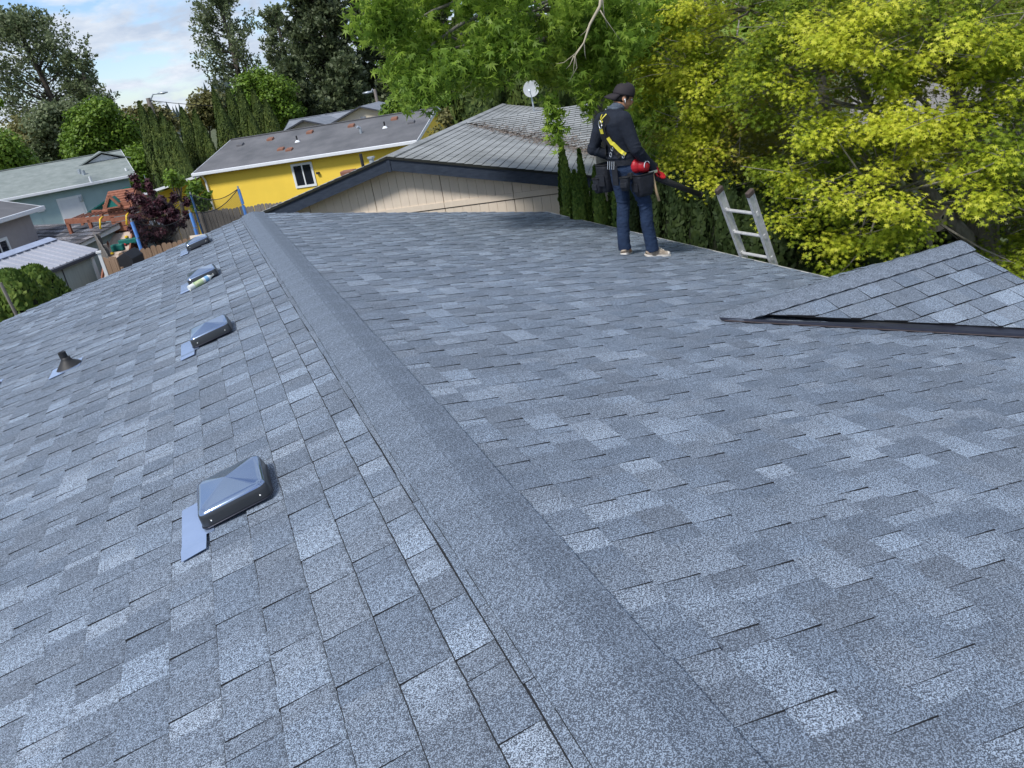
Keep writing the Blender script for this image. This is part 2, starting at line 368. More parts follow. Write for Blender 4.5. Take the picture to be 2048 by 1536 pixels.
# gable roof body, caps, flashing
gb = MB()
poly = [H((DX0+.12, DRY, DZ-.02)), H((DX0+.12, DRY, DZ-.02))]
for side in (-1, 1):
    fn = gab(side); a = [(0, DX0+.4, -.012), (0, DX1-.01, -.012), (1.12, DX1-.01, -.012), (1.12, 4.0, -.012)]
    if True:
        top = [fn(*p) for p in a]; bot = [fn(p[0], p[1], -.09) for p in a]
        if side > 0: gb.hexa([H(p) for p in bot+top])
        else: gb.hexa([H(p) for p in (bot[::-1]+top[::-1])])
gb.build('porch_roof_deck', M['deck'], house)
x = DX0-.10
while x < DX1-.01:
    x1 = min(x+.150, DX1+.012); m_ = MB(); vs_ = []
    for xx, h in ((x-.02, .012), (x1, .027)):
        for q in (0, 1):
            hh = h-(.004 if q == 0 else 0)
            vs_ += [gab(-1)(.125, xx, hh*.75), gab(-1)(.03, xx, hh), (xx, DRY, DZ+hh-.002), gab(1)(.03, xx, hh), gab(1)(.125, xx, hh*.75)]
    fs = []; ms = []
    for i in range(4):
        fs.append([5+i, 15+i, 15+i+1, 5+i+1]); ms.append(0)
        fs.append([i, i+1, 10+i+1, 10+i]); ms.append(1)
    fs += [[0, 10, 15, 5], [4, 9, 19, 14], [0, 5, 6, 7, 8, 9, 4, 3, 2, 1], [10, 11, 12, 13, 14, 19, 18, 17, 16, 15]]; ms += [1]*4
    c = np.array((x, DRY, DZ)); m_.add([np.array(p)-c for p in vs_], fs, ms, .15)
    o = m_.build('ridge_cap', [M['shingle'], M['edge']], house, tone=True); o.location = H(c); x += .145
vl = MB()                                                # open W valley of dark metal
def vpt(x, off, h):                                      # along the valley; off: + up the gable roof, - on the main roof
    z = -x*SS/CS; yv = DRY-(DZ-z)/DSL
    if off >= 0: return (x, yv+off*gc, z+off*gs+h)
    return (x-(-off)*0.0, yv+off*1.0, z+h)
xa, xb = DX0+.07, 4.25
def yv_(x): return DRY-(DZ+x*SS/CS)/DSL
rows = []
for x in (xa, xb):
    zm = -x*SS/CS; yy = yv_(x)
    rows.append([(x, yy-.060, zm+.014), (x, yy-.052, zm+.017), (x, yy-.014, zm+.014), (x, yy-.004, zm+.024), (x, yy+.006, zm+.010), (x, yy+(.15 if x > xa else .02), zm+(.15 if x > xa else .02)*DSL-.007)])
for i in range(5):
    a, b = rows[0][i:i+2]; c, d = rows[1][i:i+2]
    vl.add([H(p) for p in (a, c, d, b)], [[0, 1, 2, 3]], 1 if i == 0 else 0)
vo_ = vl.build('valley_flashing', [M['flash'], M['rust']], house)
sm_ = vo_.modifiers.new('thick', 'SOLIDIFY'); sm_.thickness = 0.0015
# drip edge, fascia
de = MB(); fa = MB()
segs = [(YF, 7.5), (7.5, 5.0), (5.0, YN)]
for a, b in segs:
    pa, pb = np.array((eave_x(a), a, -eave_x(a)*SS/CS)), np.array((eave_x(b), b, -eave_x(b)*SS/CS))
    de.bar(H(pa+(0.012, 0, -.004)), H(pb+(0.012, 0, -.004)), .016, .022)
    fa.bar(H(pa+(-.008, 0, -.10)), H(pb+(-.008, 0, -.10)), .02, .15)
de.build('drip_edge', M['drip'], house); fa.build('fascia', M['fascia'], house)
rk = MB(); 
for s_ in (1, -1):
    rk.bar(H((0, YF+.012, -.07)), H((s_*3.98, YF+.012, -.07-3.98*SS/CS)), .02, .13)
rk.build('rake_board', M['fascia'], house)
rk = MB()
for s_ in (-1, 1):
    f_ = gab(s_); rk.bar(H((DX1+.012, DRY, DZ-.07)), H((DX1+.012, DRY+s_*1.05, DZ-.07-1.05*DSL)), .02, .13)
rk.build('rake_board', M['fascia'], house)
gw = MB(); gw.prism([H((4.1, DRY, DZ-.15)), H((4.1, DRY-.9, DZ-.5)), H((4.1, DRY-.9, -3.35)), H((4.1, DRY+.9, -3.35)), H((4.1, DRY+.9, DZ-.5))], (.1, 0, 0)); gw.build('porch_wall', M['housewall'], house)

# roof vents on the left slope
def leftM(u, v):                                          # frame on the left slope: X down-slope, Y along ridge, Z normal
    return Matrix(((-CS, 0, -SS, -u*CS), (0, 1, 0, v), (-SS, 0, CS, -u*SS-HO), (0, 0, 0, 1)))
def rounded_rect(hx, hy, r, n=4):
    pts = []
    for cx, cy_, a0 in ((hx-r, hy-r, 0), (-hx+r, hy-r, 90), (-hx+r, -hy+r, 180), (hx-r, -hy+r, 270)):
        for i in range(n+1):
            a = R(a0+90*i/n); pts.append((cx+r*math.cos(a), cy_+r*math.sin(a)))
    return pts
def roof_vent(v0, tint_tab=True):
    e = bpy.data.objects.new('roof_vent', None); C.objects.link(e); e.parent = house; e.matrix_local = leftM(0.725, v0+.15)
    hx, hy = .135, .150
    rings = [(1.0, .022, 1), (1.0, .028, 1), (.975, .058, 1), (.955, .071, 0), (.90, .080, 0), (.80, .084, 0)]
    m_ = MB(); n = 20; vs_ = []
    for s_, z, mm in rings: vs_ += [(x*s_, y*s_, z) for x, y in rounded_rect(hx, hy, .03)]
    fs = []; ms = []
    for i in range(len(rings)-1):
        for j in range(n): fs.append([i*n+j, i*n+(j+1) % n, (i+1)*n+(j+1) % n, (i+1)*n+j][::-1]); ms.append(1 if rings[i][2] else 0)
    b = (len(rings)-1)*n; vs_.append((0, 0, .108)); c = len(vs_)-1
    for j in range(n): fs.append([b+j, b+(j+1) % n, c][::-1]); ms.append(0)
    m_.add(vs_, fs, ms); ho = m_.build('hood', [M['hood'], M['hoodside']], e)
    for p_ in ho.data.polygons: p_.use_smooth = p_.index < n*(len(rings)-1)
    so = ho.modifiers.new('t', 'SOLIDIFY'); so.thickness = .002
    lip = MB(); rr_ = rounded_rect(hx+.003, hy+.003, .032); lip.tube([(x, y, .022) for x, y in rr_+rr_[:1]], .0028, 6); lip.build('hood_lip', M['flash'], ho, smooth=True)
    for sx_ in (-.095, .095):
        rv = MB(); rv.lathe([(.0001, .0), (.0042, .0005), (.0040, .002), (.0015, .0032)], 10, M=Matrix.Translation((sx_, -hy*.985, .042)) @ Matrix.Rotation(R(90), 4, 'X')); rv.build('rivet', M['rivet'], ho, smooth=True)
    for sx_, sy in ((-.09, .1), (.09, .1), (.09, -.1)):
        rv = MB(); rv.lathe([(.0001, .0), (.003, .0005), (.002, .002)], 8, M=Matrix.Translation((sx_, sy, .087))); rv.build('rivet', M['hood'], ho, smooth=True)
    th = MB(); th.box((-.10, -.115, -.004), (.10, .115, .045)); th.build('throat', M['rubber'], e)
    fl = MB(); k_ = .013                                  # flat sheet, L-shaped where it shows, one slight bend
    fl.add([(.10, .13, k_), (.222, .12, k_), (.223, -.17, k_+.001), (.10, -.17, k_+.001), (.224, -.22, k_+.006), (.130, -.22, k_+.004), (.130, -.17, k_+.001), (.224, -.28, k_+.002), (.134, -.27, k_+.001)],
           [[0, 1, 2, 3][::-1], [6, 2, 4, 5][::-1], [5, 4, 7, 8][::-1]])
    fo = fl.build('flange', M['flange'], e); so = fo.modifiers.new('t', 'SOLIDIFY'); so.thickness = .0015
    return e
for v0 in (2.71, 5.25, 7.37, 9.50): roof_vent(v0)
def pipe_boot(u, v, h=.13, r=.028):
    e = bpy.data.objects.new('vent_pipe', None); C.objects.link(e); e.parent = house; e.matrix_local = Matrix.Translation((-u*CS, v, -u*SS-HO))
    b = MB(); b.add([(.09, -.10, -.004), (.09, .13, -.004), (-.13, .10, -.052+.012), (-.13, -.15, -.052+.012)], [[0, 1, 2, 3]]); fo = b.build('flange', M['flange'], e); fo.modifiers.new('t', 'SOLIDIFY').thickness = .004; fo.location = (0, 0, .03)
    c = MB(); n = 18
    pr = [(.085, -.0), (.075, .012), (.045, .045), (.034, .06), (.033, .075)]
    vs_ = [(rr_*math.cos(2*math.pi*j/n)*(1.1 if i < 2 else 1), rr_*math.sin(2*math.pi*j/n), z+(SS/CS*rr_*math.cos(2*math.pi*j/n) if i < 2 else 0)+.012) for i, (rr_, z) in enumerate(pr) for j in range(n)]
    c.add(vs_, [[i*n+j, i*n+(j+1) % n, (i+1)*n+(j+1) % n, (i+1)*n+j] for i in range(len(pr)-1) for j in range(n)]+[[4*n+j for j in range(n)]]); c.build('boot', M['rubber'], e, smooth=True)
    p_ = MB(); n = 16; p_.tube([(0, 0, .0), (-.012, .0, h)], r, n); po = p_.build('pipe', M['rubber'], e)
    p2 = MB(); p2.lathe([(.0, 0), (r*.82, 0.0005), (r*.82, .001)], n, o=(-.012, 0, h+.0005)); p2.build('opening', M['edge'], e)
pipe_boot(1.80/CS, 6.42); pipe_boot(1.86/CS, 3.60, .09, .04); pipe_boot(2.50/CS, 6.95, .1)

# ------------------------------------------------------------------ ladder
def ladder():
    A = Vector((4.189, 6.143, -.873)); w = Vector((.062, -.356, -.01)); u = Vector((-.355, -.133, .768))
    uh = u.normalized(); wh = w.normalized(); nrm = wh.cross(uh).normalized()
    base = A - uh*2.75
    e = thing('ladder', 'aluminium ladder with brown end caps leaning on the roof edge in front of the person', 'ladder', base)
    top = A + u - base
    for i, off in enumerate((Vector((0, 0, 0)), w)):
        m_ = MB()
        a = off; b = top + off - uh*.035
        # I-section rail
        m_.bar(a, b, .012, .072, 0, up=nrm)
        for s_ in (-1, 1): m_.bar(a+nrm*s_*.034, b+nrm*s_*.034, .030, .006, 0, up=nrm)
        r_ = m_.build('rail', M['alu'], e)
        c = MB(); c.bar(b-uh*.005, b+uh*.045, .042, .084, 0, up=nrm); c.build('end_cap', M['brownplastic'], e, bevel=.008)
    k = 0; d = (top.length) - .245
    while d > .1:
        p = uh*d; m_ = MB(); m_.tube([p, p+w], .015, 10); 
        m_.bar(p, p+w, .034, .008, 0, up=nrm); m_.build('rung', M['alu'], e)
        for s_ in (0, 1):
            c = MB(); q = p+w*s_; c.bar(q-wh*.014, q+wh*.014, .05, .026, 0, up=nrm); c.build('bracket', M['alu'], e, bevel=.003)
        d -= .265
ladder()

# ------------------------------------------------------------------ caulk tube on the roof by the third vent
M['tubewhite'] = mat('tube_plastic', (0.70, 0.72, 0.68), 0.4, noise=.04)
M['tubegreen'] = mat('tube_label', (0.30, 0.45, 0.22), 0.4, col2=(0.62, 0.68, 0.42), scale=26, detail=2)
M['tubeblue'] = mat('tube_band', (0.22, 0.42, 0.66), 0.4)
def on_left(px, py, h=0.0): 
    nL = np.array((-SS, 0, CS)); return at_plane(px, py, nL, nL*h)
a_ = on_left(378, 577, .03); b_ = on_left(421, 553, .03); d_ = Vector(b_-a_).normalized(); a_ = Vector(a_)
e = thing('caulk_tube', 'white and green sealant tube lying against the third roof vent', 'sealant tube', a_)
m_ = MB(); m_.tube([Vector((0, 0, 0)), d_*.215], .025, 16); m_.build('cartridge', M['tubewhite'], e, smooth=False)
m_ = MB(); m_.tube([d_*.05, d_*.14], .0256, 16, cap=False); m_.build('printed_label', M['tubegreen'], e, smooth=True)
m_ = MB(); m_.tube([d_*.165, d_*.20], .0256, 16, cap=False); m_.build('printed_band', M['tubeblue'], e, smooth=True)
m_ = MB(); m_.tube([d_*.215, d_*.23, d_*.233, d_*.29], [.018, .016, .010, .005], 12); m_.build('nozzle', M['tubewhite'], e, smooth=True)

# ------------------------------------------------------------------ neighbouring buildings
M['beige'] = mat('beige_siding', (0.68, 0.585, 0.48), 0.8, noise=.04, scale=3, bump=.08, bscale=18, stretch=(6, 6, .8))
M['beigedark'] = mat('beige_groove', (0.26, 0.215, 0.17), 0.9)
M['navy'] = mat('navy_fascia', (0.014, 0.022, 0.040), 0.5, col2=(0.034, 0.046, 0.070), scale=7, stretch=(1, 1, 4), bump=.2)
M['oldroof'] = mat('weathered_shingle', (0.18, 0.19, 0.19), 0.9, col2=(0.34, 0.355, 0.36), scale=1.3, bump=.3, bscale=60, detail=8)
M['darkgap'] = mat('dark_gap', (0.02, 0.022, 0.02), 0.95)
M['needles'] = mat('pine_needles', (0.13, 0.10, 0.085), 0.95, col2=(0.30, 0.26, 0.23), scale=14, bump=.8, bscale=30)
M['yellow'] = mat('yellow_siding', (0.86, 0.60, 0.075), 0.75, noise=.05, scale=.8)
M['slate'] = mat('dark_grey_roof', (0.085, 0.088, 0.096), 0.9, col2=(0.155, 0.155, 0.165), scale=.9, bump=.3, bscale=50, detail=8)
M['slate2'] = mat('grey_roof', (0.15, 0.17, 0.20), 0.9, col2=(0.24, 0.26, 0.30), scale=2.0, bump=.3, bscale=50, detail=8)
M['greenroof'] = mat('green_grey_roof', (0.17, 0.20, 0.19), 0.9, col2=(0.26, 0.29, 0.28), scale=2.5, bump=.3, bscale=50, detail=8)
M['teal'] = mat('pale_blue_siding', (0.34, 0.46, 0.48), 0.8, noise=.06, scale=2)
M['cream'] = mat('cream_siding', (0.62, 0.55, 0.44), 0.8, noise=.05)
M['tan'] = mat('tan_roof', (0.30, 0.22, 0.16), 0.9, col2=(0.44, 0.34, 0.26), scale=2)
M['gutter'] = mat('white_gutter', (0.66, 0.68, 0.72), 0.4, noise=.04)
M['orange'] = mat('rust_orange_vent', (0.21, 0.095, 0.062), 0.7, noise=.2)
M['greyvent'] = mat('grey_vent', (0.10, 0.10, 0.11), 0.6)
M['dishgrey'] = mat('dish_grey', (0.36, 0.38, 0.40), 0.6)
M['galv'] = mat('galvanised', (0.42, 0.46, 0.50), 0.45, .6)
M['shedroof'] = mat('ribbed_metal', (0.43, 0.44, 0.49), 0.45, .3, noise=.08, scale=1.5)
M['shedcap'] = mat('metal_ridge', (0.42, 0.47, 0.60), 0.4, .4)
M['shedwall'] = mat('sage_siding', (0.30, 0.36, 0.36), 0.8, noise=.08, scale=4, stretch=(4, 4, .6))
M['greywall'] = mat('mauve_grey_wall', (0.34, 0.31, 0.31), 0.8, noise=.06)

def local_frame(P0, rz):
    c, s = math.cos(rz), math.sin(rz)
    return lambda P: np.array(((P[0]-P0[0])*c+(P[1]-P0[1])*s, -(P[0]-P0[0])*s+(P[1]-P0[1])*c, P[2]-P0[2]))

# --- beige building, its gable end faces us
def beige():
    rz = R(90-121); D = np.array((math.cos(rz), math.sin(rz), 0)); Nn = np.array((-math.sin(rz), math.cos(rz), 0))
    P0 = np.array((2.456, 13.094, -3.35)); hz = .105+3.35
    e = thing('beige_building', 'beige neighbouring building with dark navy gable fascia and weathered grey roof', 'building', P0, rz)
    pl = .225; WL, WR = 4.3, 4.6; wy = .30; ridge = hz+.09
    PL = {-1: .252, 1: .225}
    def zt(x): return hz-.16-abs(x)*PL[-1 if x < 0 else 1]
    # wall core
    c = MB(); c.prism([(-WL, wy+.03, 0), (WR, wy+.03, 0), (WR, wy+.03, zt(WR)), (0, wy+.03, zt(0)+.1), (-WL, wy+.03, zt(WL))], (0, 11.5, 0)); c.build('wall', M['beigedark'], e)
    # grooved panels: each board strip proud of the groove
    tz = -.77+3.35                                         # trim band height
    joints = list(np.arange(-4.16+.02, 4.7, 1.22))
    for row in (0, 1):
        for j in joints:
            m_ = MB(); nb = 8; w = 1.22/nb
            for b in range(nb):
                x0, x1 = j+b*w+(.006 if b == 0 else .0022), j+(b+1)*w-(.006 if b == nb-1 else .0022)
                if x0 > WR or x1 < -WL: continue
                if row == 0: m_.box((x0, wy, 0), (x1, wy+.028, tz-.105))
                else:
                    za, zb = zt(x0)+.08, zt(x1)+.08
                    if min(za, zb) < tz+.02: continue
                    m_.hexa([(x0, wy, tz-.09), (x1, wy, tz-.09), (x1, wy+.028, tz-.09), (x0, wy+.028, tz-.09), (x0, wy, za), (x1, wy, zb), (x1, wy+.028, zb), (x0, wy+.028, za)])
            if m_.v: m_.build('siding_panel', M['beige'], e)
        for j in joints:
            m_ = MB(); m_.box((j+.004, wy-.018, tz-.085), (j+1.216, wy-.001, tz+.01)); 
            if row == 0: m_.build('trim_board', M['beige'], e)
    # fascia boards on the rakes
    for s_ in (-1, 1):
        Wd = WL+.35 if s_ < 0 else WR+.35
        m_ = MB(); m_.prism([(0, 0, hz), (s_*Wd, 0, hz-Wd*PL[s_]), (s_*Wd, 0, hz-Wd*PL[s_]-.19), (0, 0, hz-.19)][::s_], (0, .035, 0)); m_.build('rake_board', M['navy'], e)
        m_ = MB(); m_.prism([(0, -.012, hz+.03), (s_*Wd, -.012, hz-Wd*PL[s_]+.03), (s_*Wd, -.012, hz-Wd*PL[s_]+.0), (0, -.012, hz+.0)][::s_], (0, .04, 0)); m_.build('drip_strip', M['darkgap'], e)
        m_ = MB(); m_.prism([(0, .04, hz-.04), (s_*Wd, .04, hz-Wd*PL[s_]-.04), (s_*Wd, .04, hz-Wd*PL[s_]-.02), (0, .04, hz-.02)][::s_], (0, .3, 0)); m_.build('soffit', M['beige'], e)
    m_ = MB(); m_.box((-.03, -.012, hz-.21), (.03, .0, hz-.0)); m_.build('apex_plate', M['navy'], e)
    # roof: course strips
    n = math.hypot(1, pl); cs, sn = 1/n, pl/n; LEN = 12.2; yw = 5.75
    def rp(s_, u, v, h): return (s_*(u*cs+h*sn), v, hz+.045-u*sn*PL[s_]/pl+h*cs)
    for s_ in (-1, 1):
        Wd = (WL+.38 if s_ < 0 else WR+.38)*n; ex = .145; k = 0
        base = MB(); b4 = [rp(s_, 0, -.03, -.012), rp(s_, Wd, -.03, -.012), rp(s_, Wd, LEN, -.012), rp(s_, 0, LEN, -.012)]
        base.prism(b4 if s_ < 0 else b4[::-1], (0, 0, -.03)); base.build('roof_deck', M['darkgap'], e)
        while k*ex < Wd:
            u0, u1 = k*ex+.003, min((k+1)*ex, Wd); k += 1
            m_ = MB(); v = -.03-rnd.uniform(0, .2); zs = rnd.uniform(-.002, .002)
            nxt = -.03
            while nxt < LEN:
                v1 = min(nxt+.305, LEN)
                P = [rp(s_, u0, nxt+.003, -.012), rp(s_, u0, v1-.003, -.012), rp(s_, u1, v1-.003, -.012), rp(s_, u1, nxt+.003, -.012)]
                lf = rnd.uniform(0, .003)
                T = [rp(s_, u0, nxt+.003, -.002), rp(s_, u0, v1-.003, -.002), rp(s_, u1, v1-.003, .004+lf), rp(s_, u1, nxt+.003, .004+lf)]
                vv = P+T
                if s_ < 0: vv = [vv[i] for i in (1, 0, 3, 2, 5, 4, 7, 6)]
                m_.hexa(vv, SM); nxt = v1
            m_.build('shingle_course', [M['oldroof'], M['darkgap']], e)
    cpm = MB(); cpm.hexa([rp(-1, .13, -.03, 0), rp(1, .0, -.03, 0), rp(1, .0, LEN, 0), rp(-1, .13, LEN, 0), rp(-1, .13, -.03, .014), rp(1, .0, -.03, .022), rp(1, .0, LEN, .022), rp(-1, .13, LEN, .014)])
    cpm.hexa([rp(1, .0, -.03, 0), rp(1, .13, -.03, 0), rp(1, .13, LEN, 0), rp(1, .0, LEN, 0), rp(1, .0, -.03, .022), rp(1, .13, -.03, .014), rp(1, .13, LEN, .014), rp(1, .0, LEN, .022)])
    cpm.build('ridge_cap_row', M['oldroof'], e)
    # wing: ridge along +x at y=yw+?, near slope comes down towards us and meets the main slope in a valley
    yr = yw+.25; wz = hz+.045; LW = 7.5
    def wp(s_, u, v, h): return (v, yr+s_*(u*cs+h*sn), wz-u*sn+h*cs)
    for s_ in (-1, 1):
        k = 0; Wd = 4.6*n; ex = .145
        while k*ex < Wd:
            u0, u1 = k*ex+.005, (k+1)*ex; k += 1; m_ = MB()
            x0 = u1*cs                                      # valley: x equals run
            nxt = x0+.01; off = .15*(k % 2)
            first = True
            while nxt < LW:
                v1 = min((math.floor((nxt-off)/.305+1e-6)+1)*.305+off, LW)
                if v1-nxt > .02:
                    lf = rnd.uniform(0, .003)
                    vv = [wp(s_, u0, nxt+.004, -.01), wp(s_, u0, v1-.004, -.01), wp(s_, u1, v1-.004, -.01), wp(s_, u1, nxt+.004, -.01), wp(s_, u0, nxt+.004, .0), wp(s_, u0, v1-.004, .0), wp(s_, u1, v1-.004, .009+lf), wp(s_, u1, nxt+.004, .009+lf)]
                    if s_ < 0: vv = [vv[i] for i in (1, 0, 3, 2, 5, 4, 7, 6)]
                    m_.hexa(vv, SM)
                nxt = v1
            if m_.v: m_.build('shingle_course', [M['oldroof'], M['darkgap']], e)
        b4 = [wp(s_, 0, 0, -.012), wp(s_, 0, LW, -.012), wp(s_, Wd, LW, -.012), wp(s_, Wd, Wd*cs, -.012)]
        bb = MB(); bb.prism(b4 if s_ > 0 else b4[::-1], (0, 0, -.02)); bb.build('roof_deck', M['darkgap'], e)
    m_ = MB(); m_.box((4.4, yr-4.2, 0), (LW-.3, yr+4.2, wz-4.2*pl-.2)); m_.build('wing_wall', M['beige'], e)
    # needles lying in the valley
    m_ = MB(); r2 = random.Random(5)
    for i in range(3400):
        t = r2.betavariate(1.5, 1.1)*4.2+.3; o_ = r2.gauss(0, .10+.05*t)
        x = t+max(-.9, min(.9, o_*.7)); y = yr-t+max(-.9, min(.9, o_)) ; z = max(hz+.045-x*pl, wz-abs(y-yr)*pl)+.012+r2.uniform(0, .03)
        a = r2.uniform(0, 6.28); l_ = r2.uniform(.03, .09); w2 = r2.uniform(.004, .012)
        dx_, dy_ = math.cos(a), math.sin(a)
        m_.add([(x-dx_*l_/2, y-dy_*l_/2, z), (x+dx_*l_/2, y+dy_*l_/2, z+r2.uniform(-.01, .02)), (x+dx_*l_/2-dy_*w2, y+dy_*l_/2+dx_*w2, z), (x-dx_*l_/2-dy_*w2, y-dy_*l_/2+dx_*w2, z+.004)], [[0, 1, 2, 3]])
    o = m_.build('needle_litter', M['needles']); o.location = P0; o.rotation_euler = (0, 0, rz)
    setp(o, 'brown dry needles piled in the valley of the weathered grey roof', 'leaf litter', kind='stuff')
    # roof furniture on the left slope edge, seen against the yellow wall
    p = rp(-1, .28, 1.2, 0)
    loc = local_frame(P0, rz)
    q = loc(at_plane(708, 312, D, P0-D*.55)); 
    v_ = bpy.data.objects.new('stack_pipe', None)
    m_ = MB(); m_.tube([(-.70, .7, hz-.35), (-.70, .7, hz+.09)], .028, 10); m_.build('stack_pipe', M['rubber'], e)
    m_ = MB(); m_.tube([(-.56, .8, hz-.3), (-.56, .8, hz-.02)], .045, 12); m_.tube([(-.56, .8, hz-.02), (-.56, .8, hz+.01)], .07, 12); m_.build('exhaust_cap', M['galv'], e)
    m_ = MB(); m_.box((-1.12, .6, hz-.35), (-.86, .8, hz-.15)); m_.build('box_vent', M['orange'], e, bevel=.02)
    # satellite dish behind the roof top
    return e, loc, P0, rz
be, bloc, BP0, BRZ = beige()
def dish():
    c = Vector(at_d(1063, 178, 23.5)); e = thing('satellite_dish', 'white satellite dish half hidden by leaves above the weathered roof', 'satellite dish', c-Vector((0, 0, .95)))
    m_ = MB(); aim = (Vector(CAM)-c); aim.z = 2; aim = Vector((-.55, -.8, .25)).normalized(); Rm = Matrix.Translation((0, 0, .95)) @ aim.to_track_quat('Z', 'Y').to_matrix().to_4x4()
    m_.lathe([(.001, 0), (.1, .004), (.17, .018), (.23, .036), (.235, .040), (.23, .040), (.1, .012), (.001, .01)], 24, M=Rm); m_.build('reflector', M['dishgrey'], e, smooth=True)
    m_ = MB(); m_.tube([(0, 0, 0), (0, .05, .6), (0, .1, .93)], .025, 8); m_.build('mast', M['galv'], e)
    m_ = MB(); m_.tube([Rm @ Vector((0, -.26, .03)), Rm @ Vector((0, -.1, .3))], .012, 6); m_.box((-.03, -.03, -.03), (.03, .03, .05), M=Rm @ Matrix.Translation((0, -.1, .3))); m_.build('feed_arm', M['galv'], e)
dish()

def wall_openings(): pass
def gable_house(e, L_, Wd, ez, rh, mw, mr, mt, oh=.3, front_gutter=True, hip=False):
    """long front along +x at y=0, eave height ez, ridge height rh; z=0 is the ground"""
    w = MB(); w.prism([(0, .0, -.4), (0, Wd, -.4), (0, Wd, ez), (0, Wd/2, rh-.12), (0, 0, ez)][::-1], (L_, 0, 0)); w.build('wall', mw, e)
    sl = (rh-ez)/(Wd/2+oh); 
    for s_ in (-1, 1):
        yo = -oh if s_ < 0 else Wd+oh; m_ = MB()
        q = [(-oh, yo, ez+.02), (L_+oh, yo, ez+.02), (L_+oh, Wd/2, rh), (-oh, Wd/2, rh)]
        m_.prism(q if s_ < 0 else q[::-1], (0, 0, -.06)); m_.build('roof', mr, e)
        g_ = MB(); y0, y1 = (yo-.10, yo) if s_ < 0 else (yo, yo+.10)
        g_.box((-oh-.02, y0, ez-.10), (L_+oh+.02, y1, ez+.035)); g_.build('gutter', mt, e, bevel=.02)
        for x in (-oh-.025, L_+oh+.003):
            f_ = MB(); f_.prism([(x, yo, ez-.10), (x, yo, ez+.03), (x, Wd/2, rh+.02), (x, Wd/2, rh-.14)][::s_], (.022, 0, 0)); f_.build('rake_board', mt, e)
    c = MB(); c.bar((-oh, Wd/2, rh+.008), (L_+oh, Wd/2, rh+.008), .26, .03); c.build('ridge_cap_row', mr, e)
    return sl
def window(e, x, z, w, h, y=-.0, panes=2, name='window'):
    f = MB(); t = .09
    f.box((x-w/2, y-.045, z-h/2), (x+w/2, y-.002, z-h/2+t)); f.box((x-w/2, y-.045, z+h/2-t), (x+w/2, y-.002, z+h/2))
    f.box((x-w/2, y-.044, z-h/2+t), (x-w/2+t, y-.002, z+h/2-t)); f.box((x+w/2-t, y-.044, z-h/2+t), (x+w/2, y-.002, z+h/2-t))
    if panes == 2: f.box((x-.025, y-.04, z-h/2+t), (x+.025, y-.002, z+h/2-t))
    o = f.build(name, M['white'], e)
    pw = (w-2*t)/panes
    for i in range(panes):
        p = MB(); x0 = x-w/2+t+i*pw; p.box((x0+.012, y-.022, z-h/2+t), (x0+pw-.012, y-.003, z+h/2-t)); p.build('pane', M['glass'], o)
    return o
